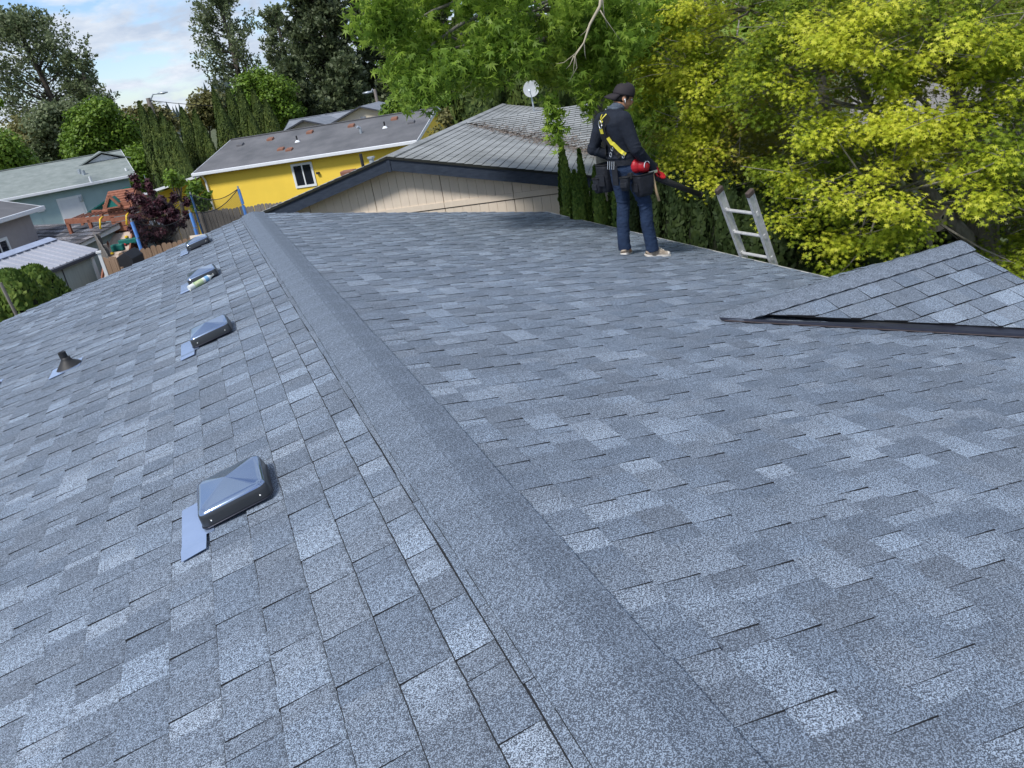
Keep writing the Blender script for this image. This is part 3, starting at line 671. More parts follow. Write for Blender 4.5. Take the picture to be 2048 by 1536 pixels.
# --- yellow house
def yellow():
    a = at_z(383, 350, -.97); b = at_z(833, 283, -.97); d = b-a; rz = math.atan2(d[1], d[0]); Lt = float(np.linalg.norm(d[:2])); oh = .3
    gz = -3.9; D = np.array((math.cos(rz), math.sin(rz), 0)); Nn = np.array((-math.sin(rz), math.cos(rz), 0))
    P0 = a + D*oh + Nn*(oh+.1); P0[2] = gz; loc = local_frame(P0, rz)
    e = thing('yellow_house', 'bright yellow house with dark grey roof, white gutter and rusty orange roof vents', 'house', P0, rz)
    Wd = 7.4; ez = -.97-gz+.02; rp_ = at_plane(660, 248, Nn, P0+Nn*Wd/2); rh = rp_[2]-gz
    L_ = Lt-2*oh; sl = gable_house(e, L_, Wd, ez, rh, M['yellow'], M['slate'], M['gutter'], oh)
    def roofhit(px, py):
        n = np.array((0, -sl, 1.0)); n = n[0]*D+n[1]*Nn+np.array((0, 0, 1.0)); q = P0-Nn*oh; q[2] = gz+ez+.02; return loc(at_plane(px, py, n, q))
    for px, py, mt, s_ in ((541, 277, 'orange', 1), (562, 297, 'orange', 1), (579, 298, 'orange', 1), (620, 263, 'orange', 1), (703, 250, 'orange', 1), (789, 236, 'orange', 1), (481, 288, 'greyvent', 1), (847, 227, 'greyvent', 1), (823, 243, 'greyvent', 1)):
        p = roofhit(px, py+2); m_ = MB(); m_.hexa([(p[0]-.15, p[1]-.14, p[2]-.07), (p[0]+.15, p[1]-.14, p[2]-.07), (p[0]+.15, p[1]+.14, p[2]), (p[0]-.15, p[1]+.14, p[2]), (p[0]-.14, p[1]-.13, p[2]+.04), (p[0]+.14, p[1]-.13, p[2]+.04), (p[0]+.13, p[1]+.13, p[2]+.10), (p[0]-.13, p[1]+.13, p[2]+.10)])
        m_.build('roof_vent', M[mt], e, bevel=.02)
    for px, py, hh in ((595, 283, .24), (770, 255, .24)):
        p = roofhit(px, py); m_ = MB(); m_.tube([(p[0], p[1], p[2]-.05), (p[0], p[1], p[2]+hh)], .035, 8, 0); o = m_.build('vent_pipe', M['rubber'], e); m_ = MB(); m_.lathe([(.13, 0), (.07, .07), (.04, .09)], 10, o=(p[0], p[1], p[2]-.03)); m_.build('boot', M['white'], o)
    p = roofhit(722, 266); m_ = MB(); m_.tube([(p[0], p[1], p[2]-.05), (p[0], p[1], p[2]+.2), (p[0]-.08, p[1]-.08, p[2]+.27)], .06, 8); m_.build('goose_vent', M['galv'], e)
    w0 = loc(at_plane(585, 330, Nn, P0)); w1 = loc(at_plane(637, 368, Nn, P0)); wc = loc(at_plane(608, 350, Nn, P0))
    window(e, wc[0], wc[2], w1[0]-w0[0]+.02, .98)
    m_ = MB(); q = loc(at_plane(634, 346, Nn, P0)); m_.box((q[0], -.12, q[2]-.04), (q[0]+.12, -.01, q[2]+.04)); m_.build('tap_box', M['rubber'], e)
    # white downpipe and corner trim at the left end
    m_ = MB(); m_.tube([(.05, -.25, ez-.1), (.05, -.07, ez-.35), (.05, -.07, 0)], .045, 8); m_.build('downpipe', M['white'], e)
    # lean-to on the left
    t0 = loc(at_plane(300, 380, Nn, P0-Nn*.3)); 
    m_ = MB(); xl = t0[0]-1.0; m_.prism([(xl, -.35, t0[2]-.3+.02), (.0, -.35, ez-.15), (.0, 3.4, ez-.15), (xl, 3.4, t0[2]-.28)], (0, 0, .10)); m_.build('lean_to_roof', M['gutter'], e)
    m_ = MB(); m_.prism([(xl+.3, 1.2, -.5), (-.02, 1.2, -.5), (-.02, 1.2, ez-.18), (xl+.3, 1.2, t0[2]-.3)], (0, .1, 0)); m_.build('lean_to_wall', M['yellow'], e)
    # electrical bits near the right
    return e
yellow()
# --- pale blue house, far left
def blue():
    a = at_z(4, 401, -.9); b = at_z(272, 350, -.9); d = b-a; rz = math.atan2(d[1], d[0]); D = np.array((math.cos(rz), math.sin(rz), 0)); Nn = np.array((-math.sin(rz), math.cos(rz), 0))
    gz = -4.6; oh = .35; a = a-D*4; Lt = float(np.linalg.norm((b-a)[:2])); P0 = a+D*oh+Nn*(oh+.1); P0[2] = gz; loc = local_frame(P0, rz)
    e = thing('blue_house', 'long pale blue house with grey green roof and white door at the left', 'house', P0, rz)
    Wd = 8.2; ez = -.9-gz+.02; rh = at_plane(240, 300, Nn, P0+Nn*Wd/2)[2]-gz
    sl = gable_house(e, Lt-2*oh, Wd, ez, rh, M['teal'], M['greenroof'], M['gutter'], oh)
    # white door
    p = loc(at_plane(145, 415, Nn, P0)); w0 = loc(at_plane(126, 415, Nn, P0))[0]; w1 = loc(at_plane(160, 412, Nn, P0))[0]
    zt = loc(at_plane(140, 393, Nn, P0))[2]; f = MB(); x0, x1 = p[0]-.55, p[0]+.55
    f.box((x0, -.05, zt-2.15), (x1, -.002, zt)); fo = f.build('door', M['white'], e)
    f = MB(); f.box((x0+.1, -.07, zt-2.1), (x1-.1, -.051, zt-.1)); f.build('door_leaf', M['gutter'], fo)
    f = MB(); f.tube([(x1-.2, -.12, zt-1.1), (x1-.2, -.06, zt-1.1)], .035, 8); f.build('handle', M['galv'], fo)
    q = loc(at_plane(161, 397, Nn, P0)); f = MB(); f.box((q[0]-.07, -.14, q[2]-.12), (q[0]+.07, -.002, q[2]+.12)); f.build('wall_lamp', M['galv'], e, bevel=.02)
    q = loc(at_plane(82, 422, Nn, P0)); f = MB(); f.box((q[0]-.15, -.08, q[2]-.04), (q[0]+.15, -.002, q[2]+.04)); f.build('dryer_vent', M['white'], e)
    # vertical seams
    for i in range(1, 13):
        f = MB(); x = i*1.22; f.box((x-.012, -.012, 0), (x+.012, -.001, ez-.1)); f.build('siding_batten', M['teal'], e)
    def roofhit(px, py):
        n = -sl*Nn+np.array((0, 0, 1.0)); q = P0-Nn*oh; q[2] = gz+ez+.02; return loc(at_plane(px, py, n, q))
    for px, py, mt, hh in ((160, 347, 'galv', .2), (168, 349, 'galv', .2), (253, 341, 'white', .12), (183, 365, 'white', .28)):
        p = roofhit(px, py); f = MB(); f.tube([(p[0], p[1], p[2]-.05), (p[0], p[1], p[2]+hh)], .09 if mt == 'galv' else .06, 8); f.build('vent_pipe', M[mt], e)
    # small white gable on the roof
    p = roofhit(207, 320); f = MB(); f.prism([(p[0]-1.0, p[1]-.0, p[2]-.12), (p[0], p[1]+.0, p[2]+.28), (p[0]+1.0, p[1]-.0, p[2]-.12)], (0, .05, 0)); f.build('roof_gable', M['white'], e)
    f = MB()
    for s_ in (-1, 1):
        q4 = [(p[0], p[1]-.25, p[2]+.36), (p[0]+s_*1.25, p[1]-.25, p[2]-.14), (p[0]+s_*1.25, p[1]+1.6, p[2]-.14), (p[0], p[1]+1.6, p[2]+.36)]
        f.prism(q4 if s_ < 0 else q4[::-1], (0, 0, .06))
    f.build('roof_gable_slope', M['greenroof'], e)
    return e
blue()
# --- grey house behind the yellow one
def backhouse():
    a = at_z(556, 285, -.7); gz = -3.9; rz = R(-24); P0 = np.array((at_d(556, 270, 52.0)[0], at_d(556, 270, 52.0)[1], gz))
    e = thing('grey_roofed_house', 'house with grey roof and two cream gables behind the yellow house', 'house', P0, rz)
    Nn = np.array((-math.sin(rz), math.cos(rz), 0)); loc = local_frame(P0, rz)
    ez = at_plane(556, 283, Nn, P0)[2]-gz-.3; rh = at_plane(630, 232, Nn, P0+Nn*4)[2]-gz; 
    gable_house(e, 9.0, 8, ez, rh, M['cream'], M['slate2'], M['fascia'], .3)
    for (px, py), hw, dd in (((609, 242), 2.6, 1.2), ((722, 215), 3.0, 2.2)):
        p = loc(at_plane(px, py, Nn, P0-Nn*dd)); f = MB(); f.prism([(p[0]-hw, -dd, p[2]-hw*.36), (p[0]-hw, -dd, p[2]-3.4), (p[0]+hw, -dd, p[2]-3.4), (p[0]+hw, -dd, p[2]-hw*.36), (p[0], -dd, p[2])][::-1], (0, dd+3, 0)); f.build('gable_wall', M['cream'], e)
        for s_ in (-1, 1):
            f = MB(); q4 = [(p[0], -dd-.3, p[2]+.08), (p[0]+s_*(hw+.3), -dd-.3, p[2]+.08-(hw+.3)*.36), (p[0]+s_*(hw+.3), 3.5, p[2]+.08-(hw+.3)*.36), (p[0], 3.5, p[2]+.08)]
            f.prism(q4 if s_ < 0 else q4[::-1], (0, 0, -.07)); f.build('roof', M['slate2'], e)
            f = MB(); q4 = [(p[0], -dd-.34, p[2]+.10), (p[0]+s_*(hw+.3), -dd-.34, p[2]+.12-(hw+.3)*.36), (p[0]+s_*(hw+.3), -dd-.34, p[2]+.02-(hw+.3)*.36), (p[0], -dd-.34, p[2]+.02)]
            f.prism(q4[::s_], (0, .03, 0)); f.build('rake_board', M['fascia'], e)
        f = MB(); f.box((p[0]-.16, -dd-.04, p[2]-.85), (p[0]+.16, -dd-.002, p[2]-.5)); f.build('gable_vent', M['slate2'], e)
    f = MB(); f.box((5.2, -2.9, 0), (11.0, 2.0, ez-.35)); f.build('wing_wall', M['cream'], e)
backhouse()
# --- tan roofs far left behind the blue house
def tanhouse(px, py, d, L_, lab, rz=R(-20)):
    gz = ground_z(*at_d(px, py, d)[:2])-.4; P = at_d(px, py, d); P0 = np.array((P[0], P[1], gz)); e = thing('tan_roofed_house', lab, 'house', P0, rz, 'far houses with tan roofs')
    rh = P[2]-gz; gable_house(e, L_, 8, rh-1.3, rh, M['cream'], M['tan'], M['fascia'], .3)
tanhouse(60, 327, 72, 4.2, 'far tan roofed house showing above the right part of the pale blue house roof')
tanhouse(-70, 352, 80, 6, 'far tan roofed house at the left edge above the pale blue house roof')
# --- metal roofed shed
def shed():
    er = np.array((-3.07, 20.159, -1.25)); el = np.array((-4.152, 18.138, -1.25)); d = er-el; L0 = np.linalg.norm(d); D = d/L0; rz = math.atan2(D[1], D[0])
    gz = -4.15; Lt = 7.5; Nn = np.array((-D[1], D[0], 0)); P0 = er-D*Lt; P0[2] = gz
    e = thing('shed', 'shed with ribbed grey metal roof and sage walls beside the clipped hedge', 'shed', P0, rz)
    re = at_plane(98, 477, D, er); loc = local_frame(P0, rz); rl = loc(re); hw = rl[1]; rh = rl[2]; ez = er[2]-gz
    w = MB(); w.prism([(.15, .12, -.3), (.15, 2*hw-.12, -.3), (.15, 2*hw-.12, ez-.05), (.15, hw, rh-.08), (.15, .12, ez-.05)][::-1], (Lt-.3, 0, 0)); w.build('wall', M['shedwall'], e)
    for i in range(1, 6):
        f = MB(); f.box((i*1.22+.14, .105, 0), (i*1.22+.16, .119, ez-.1)); f.build('panel_seam', M['fascia'], e)
    f = MB(); f.box((Lt-.23, .09, 0), (Lt-.13, .16, ez-.06)); f.build('corner_board', M['white'], e)
    for s_ in (-1, 1):
        yo = 0 if s_ < 0 else 2*hw; m_ = MB(); q = [(0, yo, ez), (Lt, yo, ez), (Lt, hw, rh), (0, hw, rh)]; m_.prism(q if s_ < 0 else q[::-1], (0, 0, -.03)); m_.build('roof', M['shedroof'], e)
        n = int(Lt/.23)
        for i in range(n+1):
            x = Lt-.02-i*.23; r_ = MB(); r_.bar((x, yo, ez+.006), (x, hw, rh+.006), .03, .03); r_.build('roof_rib', M['shedroof'], e)
        f = MB(); f.box((0, yo-.02 if s_ < 0 else yo, ez-.09), (Lt, yo if s_ < 0 else yo+.02, ez-.028)); f.build('eave_trim', M['fascia'], e)
    for s_ in (-1, 1):
        m_ = MB(); m_.bar((0, hw+s_*.10, rh-.10*(rh-ez)/hw+.03), (Lt, hw+s_*.10, rh-.10*(rh-ez)/hw+.03), .20, .015, up=(0, s_*(rh-ez)/hw, 1)); m_.build('ridge_flashing', M['shedcap'], e)
shed()
# --- carport roof behind the shed
def carport():
    a = at_z(0, 489, -1.75); b = at_z(172, 487, -1.75); c = at_z(194, 459, -1.25); gz = -4.4
    d = b-a; rz = math.atan2(d[1], d[0]); D = np.array((math.cos(rz), math.sin(rz), 0)); Lt = np.linalg.norm(d)+3; P0 = b-D*Lt; P0[2] = gz; loc = local_frame(P0, rz); cl = loc(at_plane(194, 459, D, b))
    e = thing('garage', 'low garage with dark patchy shingle roof and white rake board behind the shed', 'garage', P0, rz)
    hw = max(1.5, cl[1]); rh = cl[2]; ez = b[2]-gz
    gable_house(e, Lt-.3, 2*hw-.4, ez, rh, M['shedwall'], M['slate'], M['white'], .2)
    # shingle tabs
    r2 = random.Random(4); n = math.hypot(rh-ez, hw); k = 0
    while k*.28 < n-.1:
        t0, t1 = k*.28/n, min((k+1)*.28/n, 1); x = -.2; k += 1
        while x < Lt+.0:
            w = r2.uniform(.25, .5); x1 = min(x+w, Lt+.0)
            f = lambda t, xx, h: (xx, -.2+hw*t, ez+.03+(rh-ez)*t+h)
            S_.hexa([f(t0, x, -.0), f(t0, x1, -.0), f(t1, x1, -.01), f(t1, x, -.01), f(t0, x, .02), f(t0, x1, .02), f(t1, x1, .0), f(t1, x, .0)], SM, r2.random()**1.6)
            x = x1+.004
    o = S_.build('shingle_field', [M['slatetab'], M['edge']], e, kind='stuff', tone=True)
M['slatetab'] = shingle_mat('dark_patchy_shingle', (0.06, 0.062, 0.075), (0.26, 0.26, 0.29), gscale=60, lo=.1, hi=.6)
m_ = MB(); S_ = MB(); carport()
# --- small grey house at the left edge
def greyhouse():
    e_r = at_d(64, 412, 30.0); gz = -4.4; rz = R(-12); P0 = np.array((e_r[0]-6.0, e_r[1]-.0, gz))
    D = np.array((math.cos(rz), math.sin(rz), 0)); Nn = np.array((-math.sin(rz), math.cos(rz), 0))
    a = at_d(0, 442, 28.5); b = at_d(64, 412, 30.0); b[2] = a[2] = (a[2]+b[2])/2
    d = b-a; rz = math.atan2(d[1], d[0]); Lt = np.linalg.norm(d[:2]); D = d/np.linalg.norm(d); P0 = b-D*6; P0[2] = gz
    e = thing('grey_walled_house', 'small house with white gutter and mauve grey wall at the left edge', 'house', P0, rz)
    gable_house(e, 5.7, 4.4, b[2]-gz, b[2]-gz+.75, M['greywall'], M['slate'], M['gutter'], .3)
    window(e, 3.7, b[2]-gz-.9, .9, .7)
greyhouse()

# ------------------------------------------------------------------ fences
M['fencewood'] = mat('grey_fence_wood', (0.13, 0.12, 0.11), 0.9, col2=(0.24, 0.22, 0.20), scale=3, stretch=(5, 5, .7))
M['fencebrown'] = mat('brown_fence_wood', (0.16, 0.10, 0.065), 0.9, col2=(0.32, 0.22, 0.15), scale=3, stretch=(5, 5, .7))
M['tarp'] = mat('dark_cover', (0.02, 0.023, 0.03), 0.7)
def fence(a, b, h, m_, label, group=None, bw=.14, name='fence', post=2.4):
    a = np.array(a, float); b = np.array(b, float); d = b-a; Lt = math.hypot(d[0], d[1]); rz = math.atan2(d[1], d[0])
    e = thing(name, label, 'fence', (a[0], a[1], a[2]-h), rz, group); n = int(Lt/bw); r2 = random.Random(int(abs(a[0])*100)); dz = d[2]/Lt
    me = None
    for i in range(n):
        x = i*bw; hh = h+r2.uniform(-.025, .025); ln = r2.uniform(-.004, .004); mb = MB(); w = bw-.012
        mb.prism([(0, 0, 0), (w, 0, 0), (w, 0, hh-.04), (w-.03, 0, hh), (.03, 0, hh), (0, 0, hh-.04)], (0, .02, 0))
        o = mb.build('board', m_, e); o.location = (x, ln, dz*x); o.rotation_euler = (0, r2.uniform(-.006, .006), 0)
    for z in (.35, h-.3):
        mb = MB(); mb.bar((0, .05, z), (Lt, .05, z+dz*Lt), .04, .09); mb.build('rail', m_, e)
    x = 0
    while x <= Lt:
        mb = MB(); mb.box((x-.045, .07, -.2+dz*x), (x+.045, .16, h-.05+dz*x)); mb.build('post', m_, e); x += post
    return e
# far fence from the pale blue house past the trampoline to the yellow house
pa = at_z(60, 474, -2.7); pb = at_z(196, 449, -2.7)
fence(pa, at_d(196, 448, 31.5), 1.7, M['fencewood'], 'grey board fence with vines below the pale blue house wall', 'fences between the gardens')
fence(at_d(300, 440, 30.8), at_d(392, 424, 29.4), 1.8, M['fencewood'], 'grey board fence behind the burgundy leaved tree', 'fences between the gardens')
fence(at_d(394, 424, 28.2), at_d(580, 402, 26.0), 1.8, M['fencewood'], 'grey board fence in front of the yellow wall next to the blue trampoline poles', 'fences between the gardens')
fence(at_d(236, 507, 21.6), at_d(412, 469, 20.6), 1.9, M['fencebrown'], 'brown board fence just beyond the near roof below the roof vents', 'fences between the gardens')
fence(at_d(199, 517, 20.3), at_d(232, 512, 19.0), 1.8, M['fencebrown'], 'short light brown gate like fence beside the shed corner', 'fences between the gardens')
fence(at_d(186, 465, 26.5), at_d(214, 510, 22.0), 1.8, M['fencewood'], 'grey fence boards seen between the garage and the play set', 'fences between the gardens')
# dark cover leaning by the brown fence
P = at_d(246, 512, 20.2); e = thing('covered_bin', 'tall dark covered bin standing in the gap between the brown fences', 'bin', (P[0], P[1], P[2]-1.3), R(-20))
mb = MB(); mb.prism([(-.28, -.28, 0), (.28, -.28, 0), (.33, -.3, 1.25), (.2, -.3, 1.42), (-.3, -.3, 1.2)], (0, .6, 0)); mb.build('cover', M['tarp'], e, bevel=.01)
mb = MB(); mb.tube([(-.2, .33, .08), (.2, .33, .08)], .08, 10); mb.build('wheel', M['rubber'], e)
# white post by the shed
P = at_d(207, 532, 18.6); mb = MB(); mb.box((-.03, -.03, -2.2), (.03, .03, .28)); mb.box((-.05, -.05, .28), (.05, .05, .32)); o = mb.build('white_post', M['white']); o.location = P
setp(o, 'thin white post beside the corner of the sage shed', 'post')

# ------------------------------------------------------------------ play set
M['redwood'] = mat('red_stained_wood', (0.20, 0.075, 0.045), 0.7, col2=(0.33, 0.135, 0.085), scale=4, stretch=(3, 3, 3))
M['greenplastic'] = mat('green_canvas', (0.01, 0.14, 0.12), 0.6)
M['yellowplastic'] = mat('yellow_plastic', (0.75, 0.5, 0.03), 0.4)
M['redplastic'] = mat('red_plastic', (0.45, 0.03, 0.03), 0.4)
M['palewood'] = mat('pale_boards', (0.42, 0.33, 0.28), 0.8, col2=(0.55, 0.45, 0.38))
def playset():
    gz = -4.35; c = at_d(243, 450, 28.0); rz = R(-25); P0 = np.array((c[0], c[1], gz)); e = thing('play_set', 'red wooden play set with shingled tower roof, climbing ramp and green canopy', 'play set', P0, rz)
    D = np.array((math.cos(rz), math.sin(rz), 0)); Nn = np.array((-math.sin(rz), math.cos(rz), 0)); loc = local_frame(P0, rz)
    def q(px, py, y=0.0): return loc(at_plane(px, py, Nn, P0+Nn*y))
    a = q(208, 423, -.6); b = q(262, 414, -.6); rt = q(228, 381, 0); deck = q(245, 464, -.5)[2]; ze = (a[2]+b[2])/2; rh = q(245, 378, 0)[2]
    hx = (b[0]-a[0])/2; xc = (a[0]+b[0])/2
    posts = []
    for sx_ in (-1, 1):
        for sy in (-1, 1):
            mb = MB(); mb.box((xc+sx_*(hx-.12)-.045, sy*.5-.045, 0), (xc+sx_*(hx-.12)+.045, sy*.5+.045, ze+.05)); mb.build('post', M['redwood'], e)
    # plank roof
    for s_ in (-1, 1):
        for i in range(8):
            t0, t1 = i/8, (i+1)/8-.012; mb = MB(); y0, y1 = s_*.68*(1-t0), s_*.68*(1-t1); z0, z1 = ze+(rh-ze)*t0, ze+(rh-ze)*t1
            v8 = [(xc-hx, y0, z0-.01), (xc+hx, y0, z0-.01), (xc+hx, y1, z1-.03), (xc-hx, y1, z1-.03), (xc-hx, y0, z0+.03), (xc+hx, y0, z0+.03), (xc+hx, y1, z1), (xc-hx, y1, z1)]
            if s_ > 0: v8 = [v8[k] for k in (1, 0, 3, 2, 5, 4, 7, 6)]
            mb.hexa(v8); mb.build('roof_plank', M['redwood'], e)
    # little triangular dormer
    mb = MB(); zc = ze+(rh-ze)*.3; 
    for s_ in (-1, 1): mb.bar((xc-.05+s_*.24, -.72, zc-.06), (xc-.05, -.72, zc+.28), .05, .07); 
    mb.bar((xc-.3, -.72, zc-.08), (xc+.2, -.72, zc-.08), .05, .04); mb.build('dormer_frame', M['redwood'], e)
    mb = MB(); mb.prism([(xc-.25, -.70, zc-.06), (xc+.15, -.70, zc-.06), (xc-.05, -.70, zc+.24)], (0, .3, 0)); mb.build('dormer_screen', M['greenplastic'], e)
    for s_ in (-1, 1):
        mb = MB(); mb.prism([(xc+s_*(hx+.01), -.62, ze+.02), (xc+s_*(hx+.01), .62, ze+.02), (xc+s_*(hx+.01), 0, rh-.04)], (s_*.03, 0, 0)); mb.build('gable_panel', M['redwood'], e)
    # deck, rails, panels
    mb = MB(); mb.box((xc-hx+.03, -.55, deck-.12), (xc+hx-.03, .55, deck)); mb.build('deck', M['redwood'], e)
    for i in range(5):
        z = deck+.05+i*.15; mb = MB(); mb.box((xc-hx+.1, -.58, z), (xc+hx-.1, -.555, z+.13)); mb.build('wall_plank', M['redwood'], e)
        mb = MB(); mb.box((xc+hx-.08, -.5, z), (xc+hx-.055, .5, z+.13)); mb.build('wall_plank', M['redwood'], e)
    for i in range(5):
        x = xc-hx+.25+i*.16; mb = MB(); mb.box((x, -.57, deck+.85), (x+.05, -.54, ze-.1)); mb.build('baluster', M['redwood'], e)
    mb = MB(); mb.box((xc-hx+.02, -.60, deck+.80), (xc+hx-.02, -.56, deck+.9)); mb.build('rail', M['redwood'], e)
    for z in (deck-.55,): mb = MB(); mb.box((xc-hx+.02, -.56, z), (xc+hx-.02, -.52, z+.14)); mb.build('rail', M['redwood'], e)
    # swing beam to the left
    la = q(135, 442, -.2); mb = MB(); zb = deck+.35; mb.bar((xc-hx, -.3, zb+.1), (la[0], -.3, la[2]), .09, .16); mb.build('beam', M['redwood'], e)
    mb = MB(); mb.bar((xc-hx, .45, zb+.15), (la[0]+.5, .45, la[2]+.08), .09, .14); mb.build('beam', M['redwood'], e)
    for x in (la[0]+.05, (la[0]+xc-hx)/2): mb = MB(); mb.bar((x, -.3, 0), (x, -.3, la[2]-.05), .09, .09); mb.bar((x, .45, 0), (x, .45, la[2]), .09, .09); mb.build('leg', M['redwood'], e)
    for i in range(6):
        x = la[0]+.2+(xc-hx-la[0]-.3)*i/6; mb = MB(); mb.tube([(x, -.3, la[2]+.05), (x, .45, la[2]+.08)], .022, 6); mb.build('rung', M['redwood'], e)
    # wide side post left of the ramp
    # climbing ramp with holds
    t = q(221, 466, -.7); bm = q(205, 516, -1.4); w = .75
    t = np.array((xc-hx-.05, -.6, deck)); bt = np.array((t[0]-.15, -2.1, deck-1.75))
    for i in range(9):
        k0, k1 = i/9, (i+1)/9-.008; A = t+(bt-t)*k0; B = t+(bt-t)*k1; mb = MB(); mb.prism([A+(0, 0, 0), A+np.array((w, 0, 0)), B+np.array((w, 0, 0)), B], (0, .0, -.03)); mb.build('ramp_board', M['palewood'], e)
    for x in (-.05, w): mb = MB(); mb.bar(t+np.array((x+.02, 0, .0)), bt+np.array((x+.02, 0, .0)), .05, .13); mb.build('ramp_rail', M['redwood'], e)
    r2 = random.Random(2)
    for i, mm in enumerate(('yellowplastic', 'redplastic', 'yellowplastic', 'greenplastic', 'rubber', 'greenplastic', 'redplastic', 'rubber')):
        k = .1+i*.11; P = t+(bt-t)*k+np.array((.15+.45*r2.random(), 0, .03)); mb = MB(); mb.lathe([(.02, -.02), (.06, .0), (.05, .04), (.01, .055)], 8, o=P); mb.build('climbing_hold', M[mm], e)
    for x in (-.1, w+.02): mb = MB(); mb.tube([t+np.array((x, .05, .1)), t+np.array((x-.06, -.15, .25)), t+np.array((x, -.1, .5)), t+np.array((x+.02, .05, .55))], .03, 8); mb.build('grab_handle', M['yellowplastic'], e, smooth=True)
    # green canopy behind to the left
    g0, g1, g2 = q(190, 420, 1.2), q(222, 380, 1.2), q(255, 400, 1.2)
    mb = MB(); mb.prism([(g0[0], .7, g0[2]), (g1[0]+.35, 1.4, g1[2]), (g1[0]+.5, 1.45, g1[2]), (g2[0]+.1, 2.2, g2[2]), (g0[0]+.4, 2.2, g0[2])], (0, 0, -.04)); mb.build('canopy', M['greenplastic'], e)
    mb = MB(); mb.bar((g0[0]+.05, .75, g0[2]-.08), (g0[0]+.05, .75, 0), .05, .05); mb.build('canopy_pole', M['galv'], e)
    # green swing seat and box
    s_ = q(258, 479, -.9); mb = MB(); mb.box((s_[0]-.35, -.95, s_[2]-.12), (s_[0]+.35, -.6, s_[2]+.02)); mb.build('green_shelf', M['greenplastic'], e, bevel=.02)
    s_ = q(235, 495, -1.3); mb = MB(); mb.box((s_[0]-.2, -1.35, s_[2]-.12), (s_[0]+.2, -1.2, s_[2]+.1)); mb.build('binocular', M['greenplastic'], e, bevel=.04)
    mb = MB(); mb.bar((xc+hx-.1, -.5, deck-.1), (xc+hx+.6, -1.0, 0), .09, .09); mb.build('leg', M['redwood'], e)
playset()

# ------------------------------------------------------------------ trampoline with blue padded poles
M['bluepad'] = mat('blue_foam', (0.07, 0.22, 0.62), 0.6, col2=(0.16, 0.36, 0.78), scale=6)
M['bluetarp'] = mat('blue_steel', (0.05, 0.12, 0.26), 0.5)
net = bpy.data.materials.new('safety_net'); net.use_nodes = True; t_ = net.node_tree; b_ = t_.nodes['Principled BSDF']; b_.inputs['Base Color'].default_value = (.015, .017, .02, 1); b_.inputs['Alpha'].default_value = .24
def trampoline():
    gz = -4.3; poles = [((281, 495), (274, 440), 24.0), ((393, 467), (380, 424), 24.5), ((488, 418), (470, 377), 25.5), ((397, 440), (378, 388), 28.0)]
    c = np.mean([at_d(*p[0], p[2])[:2] for p in poles], 0); e = thing('trampoline', 'trampoline with blue foam padded poles and dark safety net', 'trampoline', (c[0], c[1], gz))
    O = np.array((c[0], c[1], gz)); tops = []
    for (bp, tp, d) in poles:
        b = at_d(*bp, d); vz = at_d(*tp, d); b2 = np.array((b[0], b[1], gz)); 
        # stand the pole upright where its foot is seen
        zt = at_plane(tp[0], tp[1], (math.sin(PS), math.cos(PS), 0), b)[2]
        tp3 = np.array((b[0], b[1], zt)); tops.append(tp3-O)
        mb = MB(); mb.tube([b2-O, tp3-O+(0, 0, .06)], .025, 8); mb.build('pole', M['galv'], e)
        mb = MB(); k = 4; 
        for i in range(k):
            z0 = (zt-gz)*(.42+i*.145); z1 = z0+(zt-gz)*.135; mb.tube([(tp3[0]-O[0]+.012*(i % 2), tp3[1]-O[1], z0), (tp3[0]-O[0], tp3[1]-O[1], z1)], .046 if d < 27 else .035, 10)
        mb.build('foam_sleeve', M['bluepad' if d < 27 else 'bluetarp'], e)
    def sag(a, b, za, zb):
        mb = MB(); n = 10; vs_ = []
        for i in range(n+1):
            t = i/n; p = a+(b-a)*t; vs_ += [(p[0], p[1], p[2]-.25*math.sin(math.pi*t)-.02), (p[0], p[1], p[2]-za)]
        mb.add(vs_, [[2*i, 2*i+2, 2*i+3, 2*i+1] for i in range(n)]); mb.build('net', net, e, smooth=True)
        mb = MB(); mb.tube([Vector(vs_[2*i]) for i in range(n+1)], .012, 6); mb.build('net_rope', M['rubber'], e)
    sag(tops[0], tops[1], 1.3, 0); sag(tops[1], tops[2], 1.3, 0); sag(tops[3], tops[2], 1.3, 0); sag(tops[3], tops[0], 1.3, 0)
    cc = np.mean(tops, 0); rr_ = 1.9; ring = [(cc[0]+rr_*math.cos(a), cc[1]+rr_*math.sin(a), .85) for a in np.linspace(0, 2*math.pi, 25)]
    mb = MB(); mb.tube(ring, .09, 8, flat=.5); mb.build('frame_pad', M['bluepad'], e, smooth=True)
    mb = MB(); mb.add([(cc[0], cc[1], .86)]+ring[:-1], [[0, i+1, (i+1) % 24+1] for i in range(24)]); mb.build('jumping_mat', M['rubber'], e)
    for i in range(0, 24, 4): mb = MB(); mb.tube([ring[i], (ring[i][0], ring[i][1], 0)], .03, 8); mb.build('leg', M['galv'], e)
trampoline()

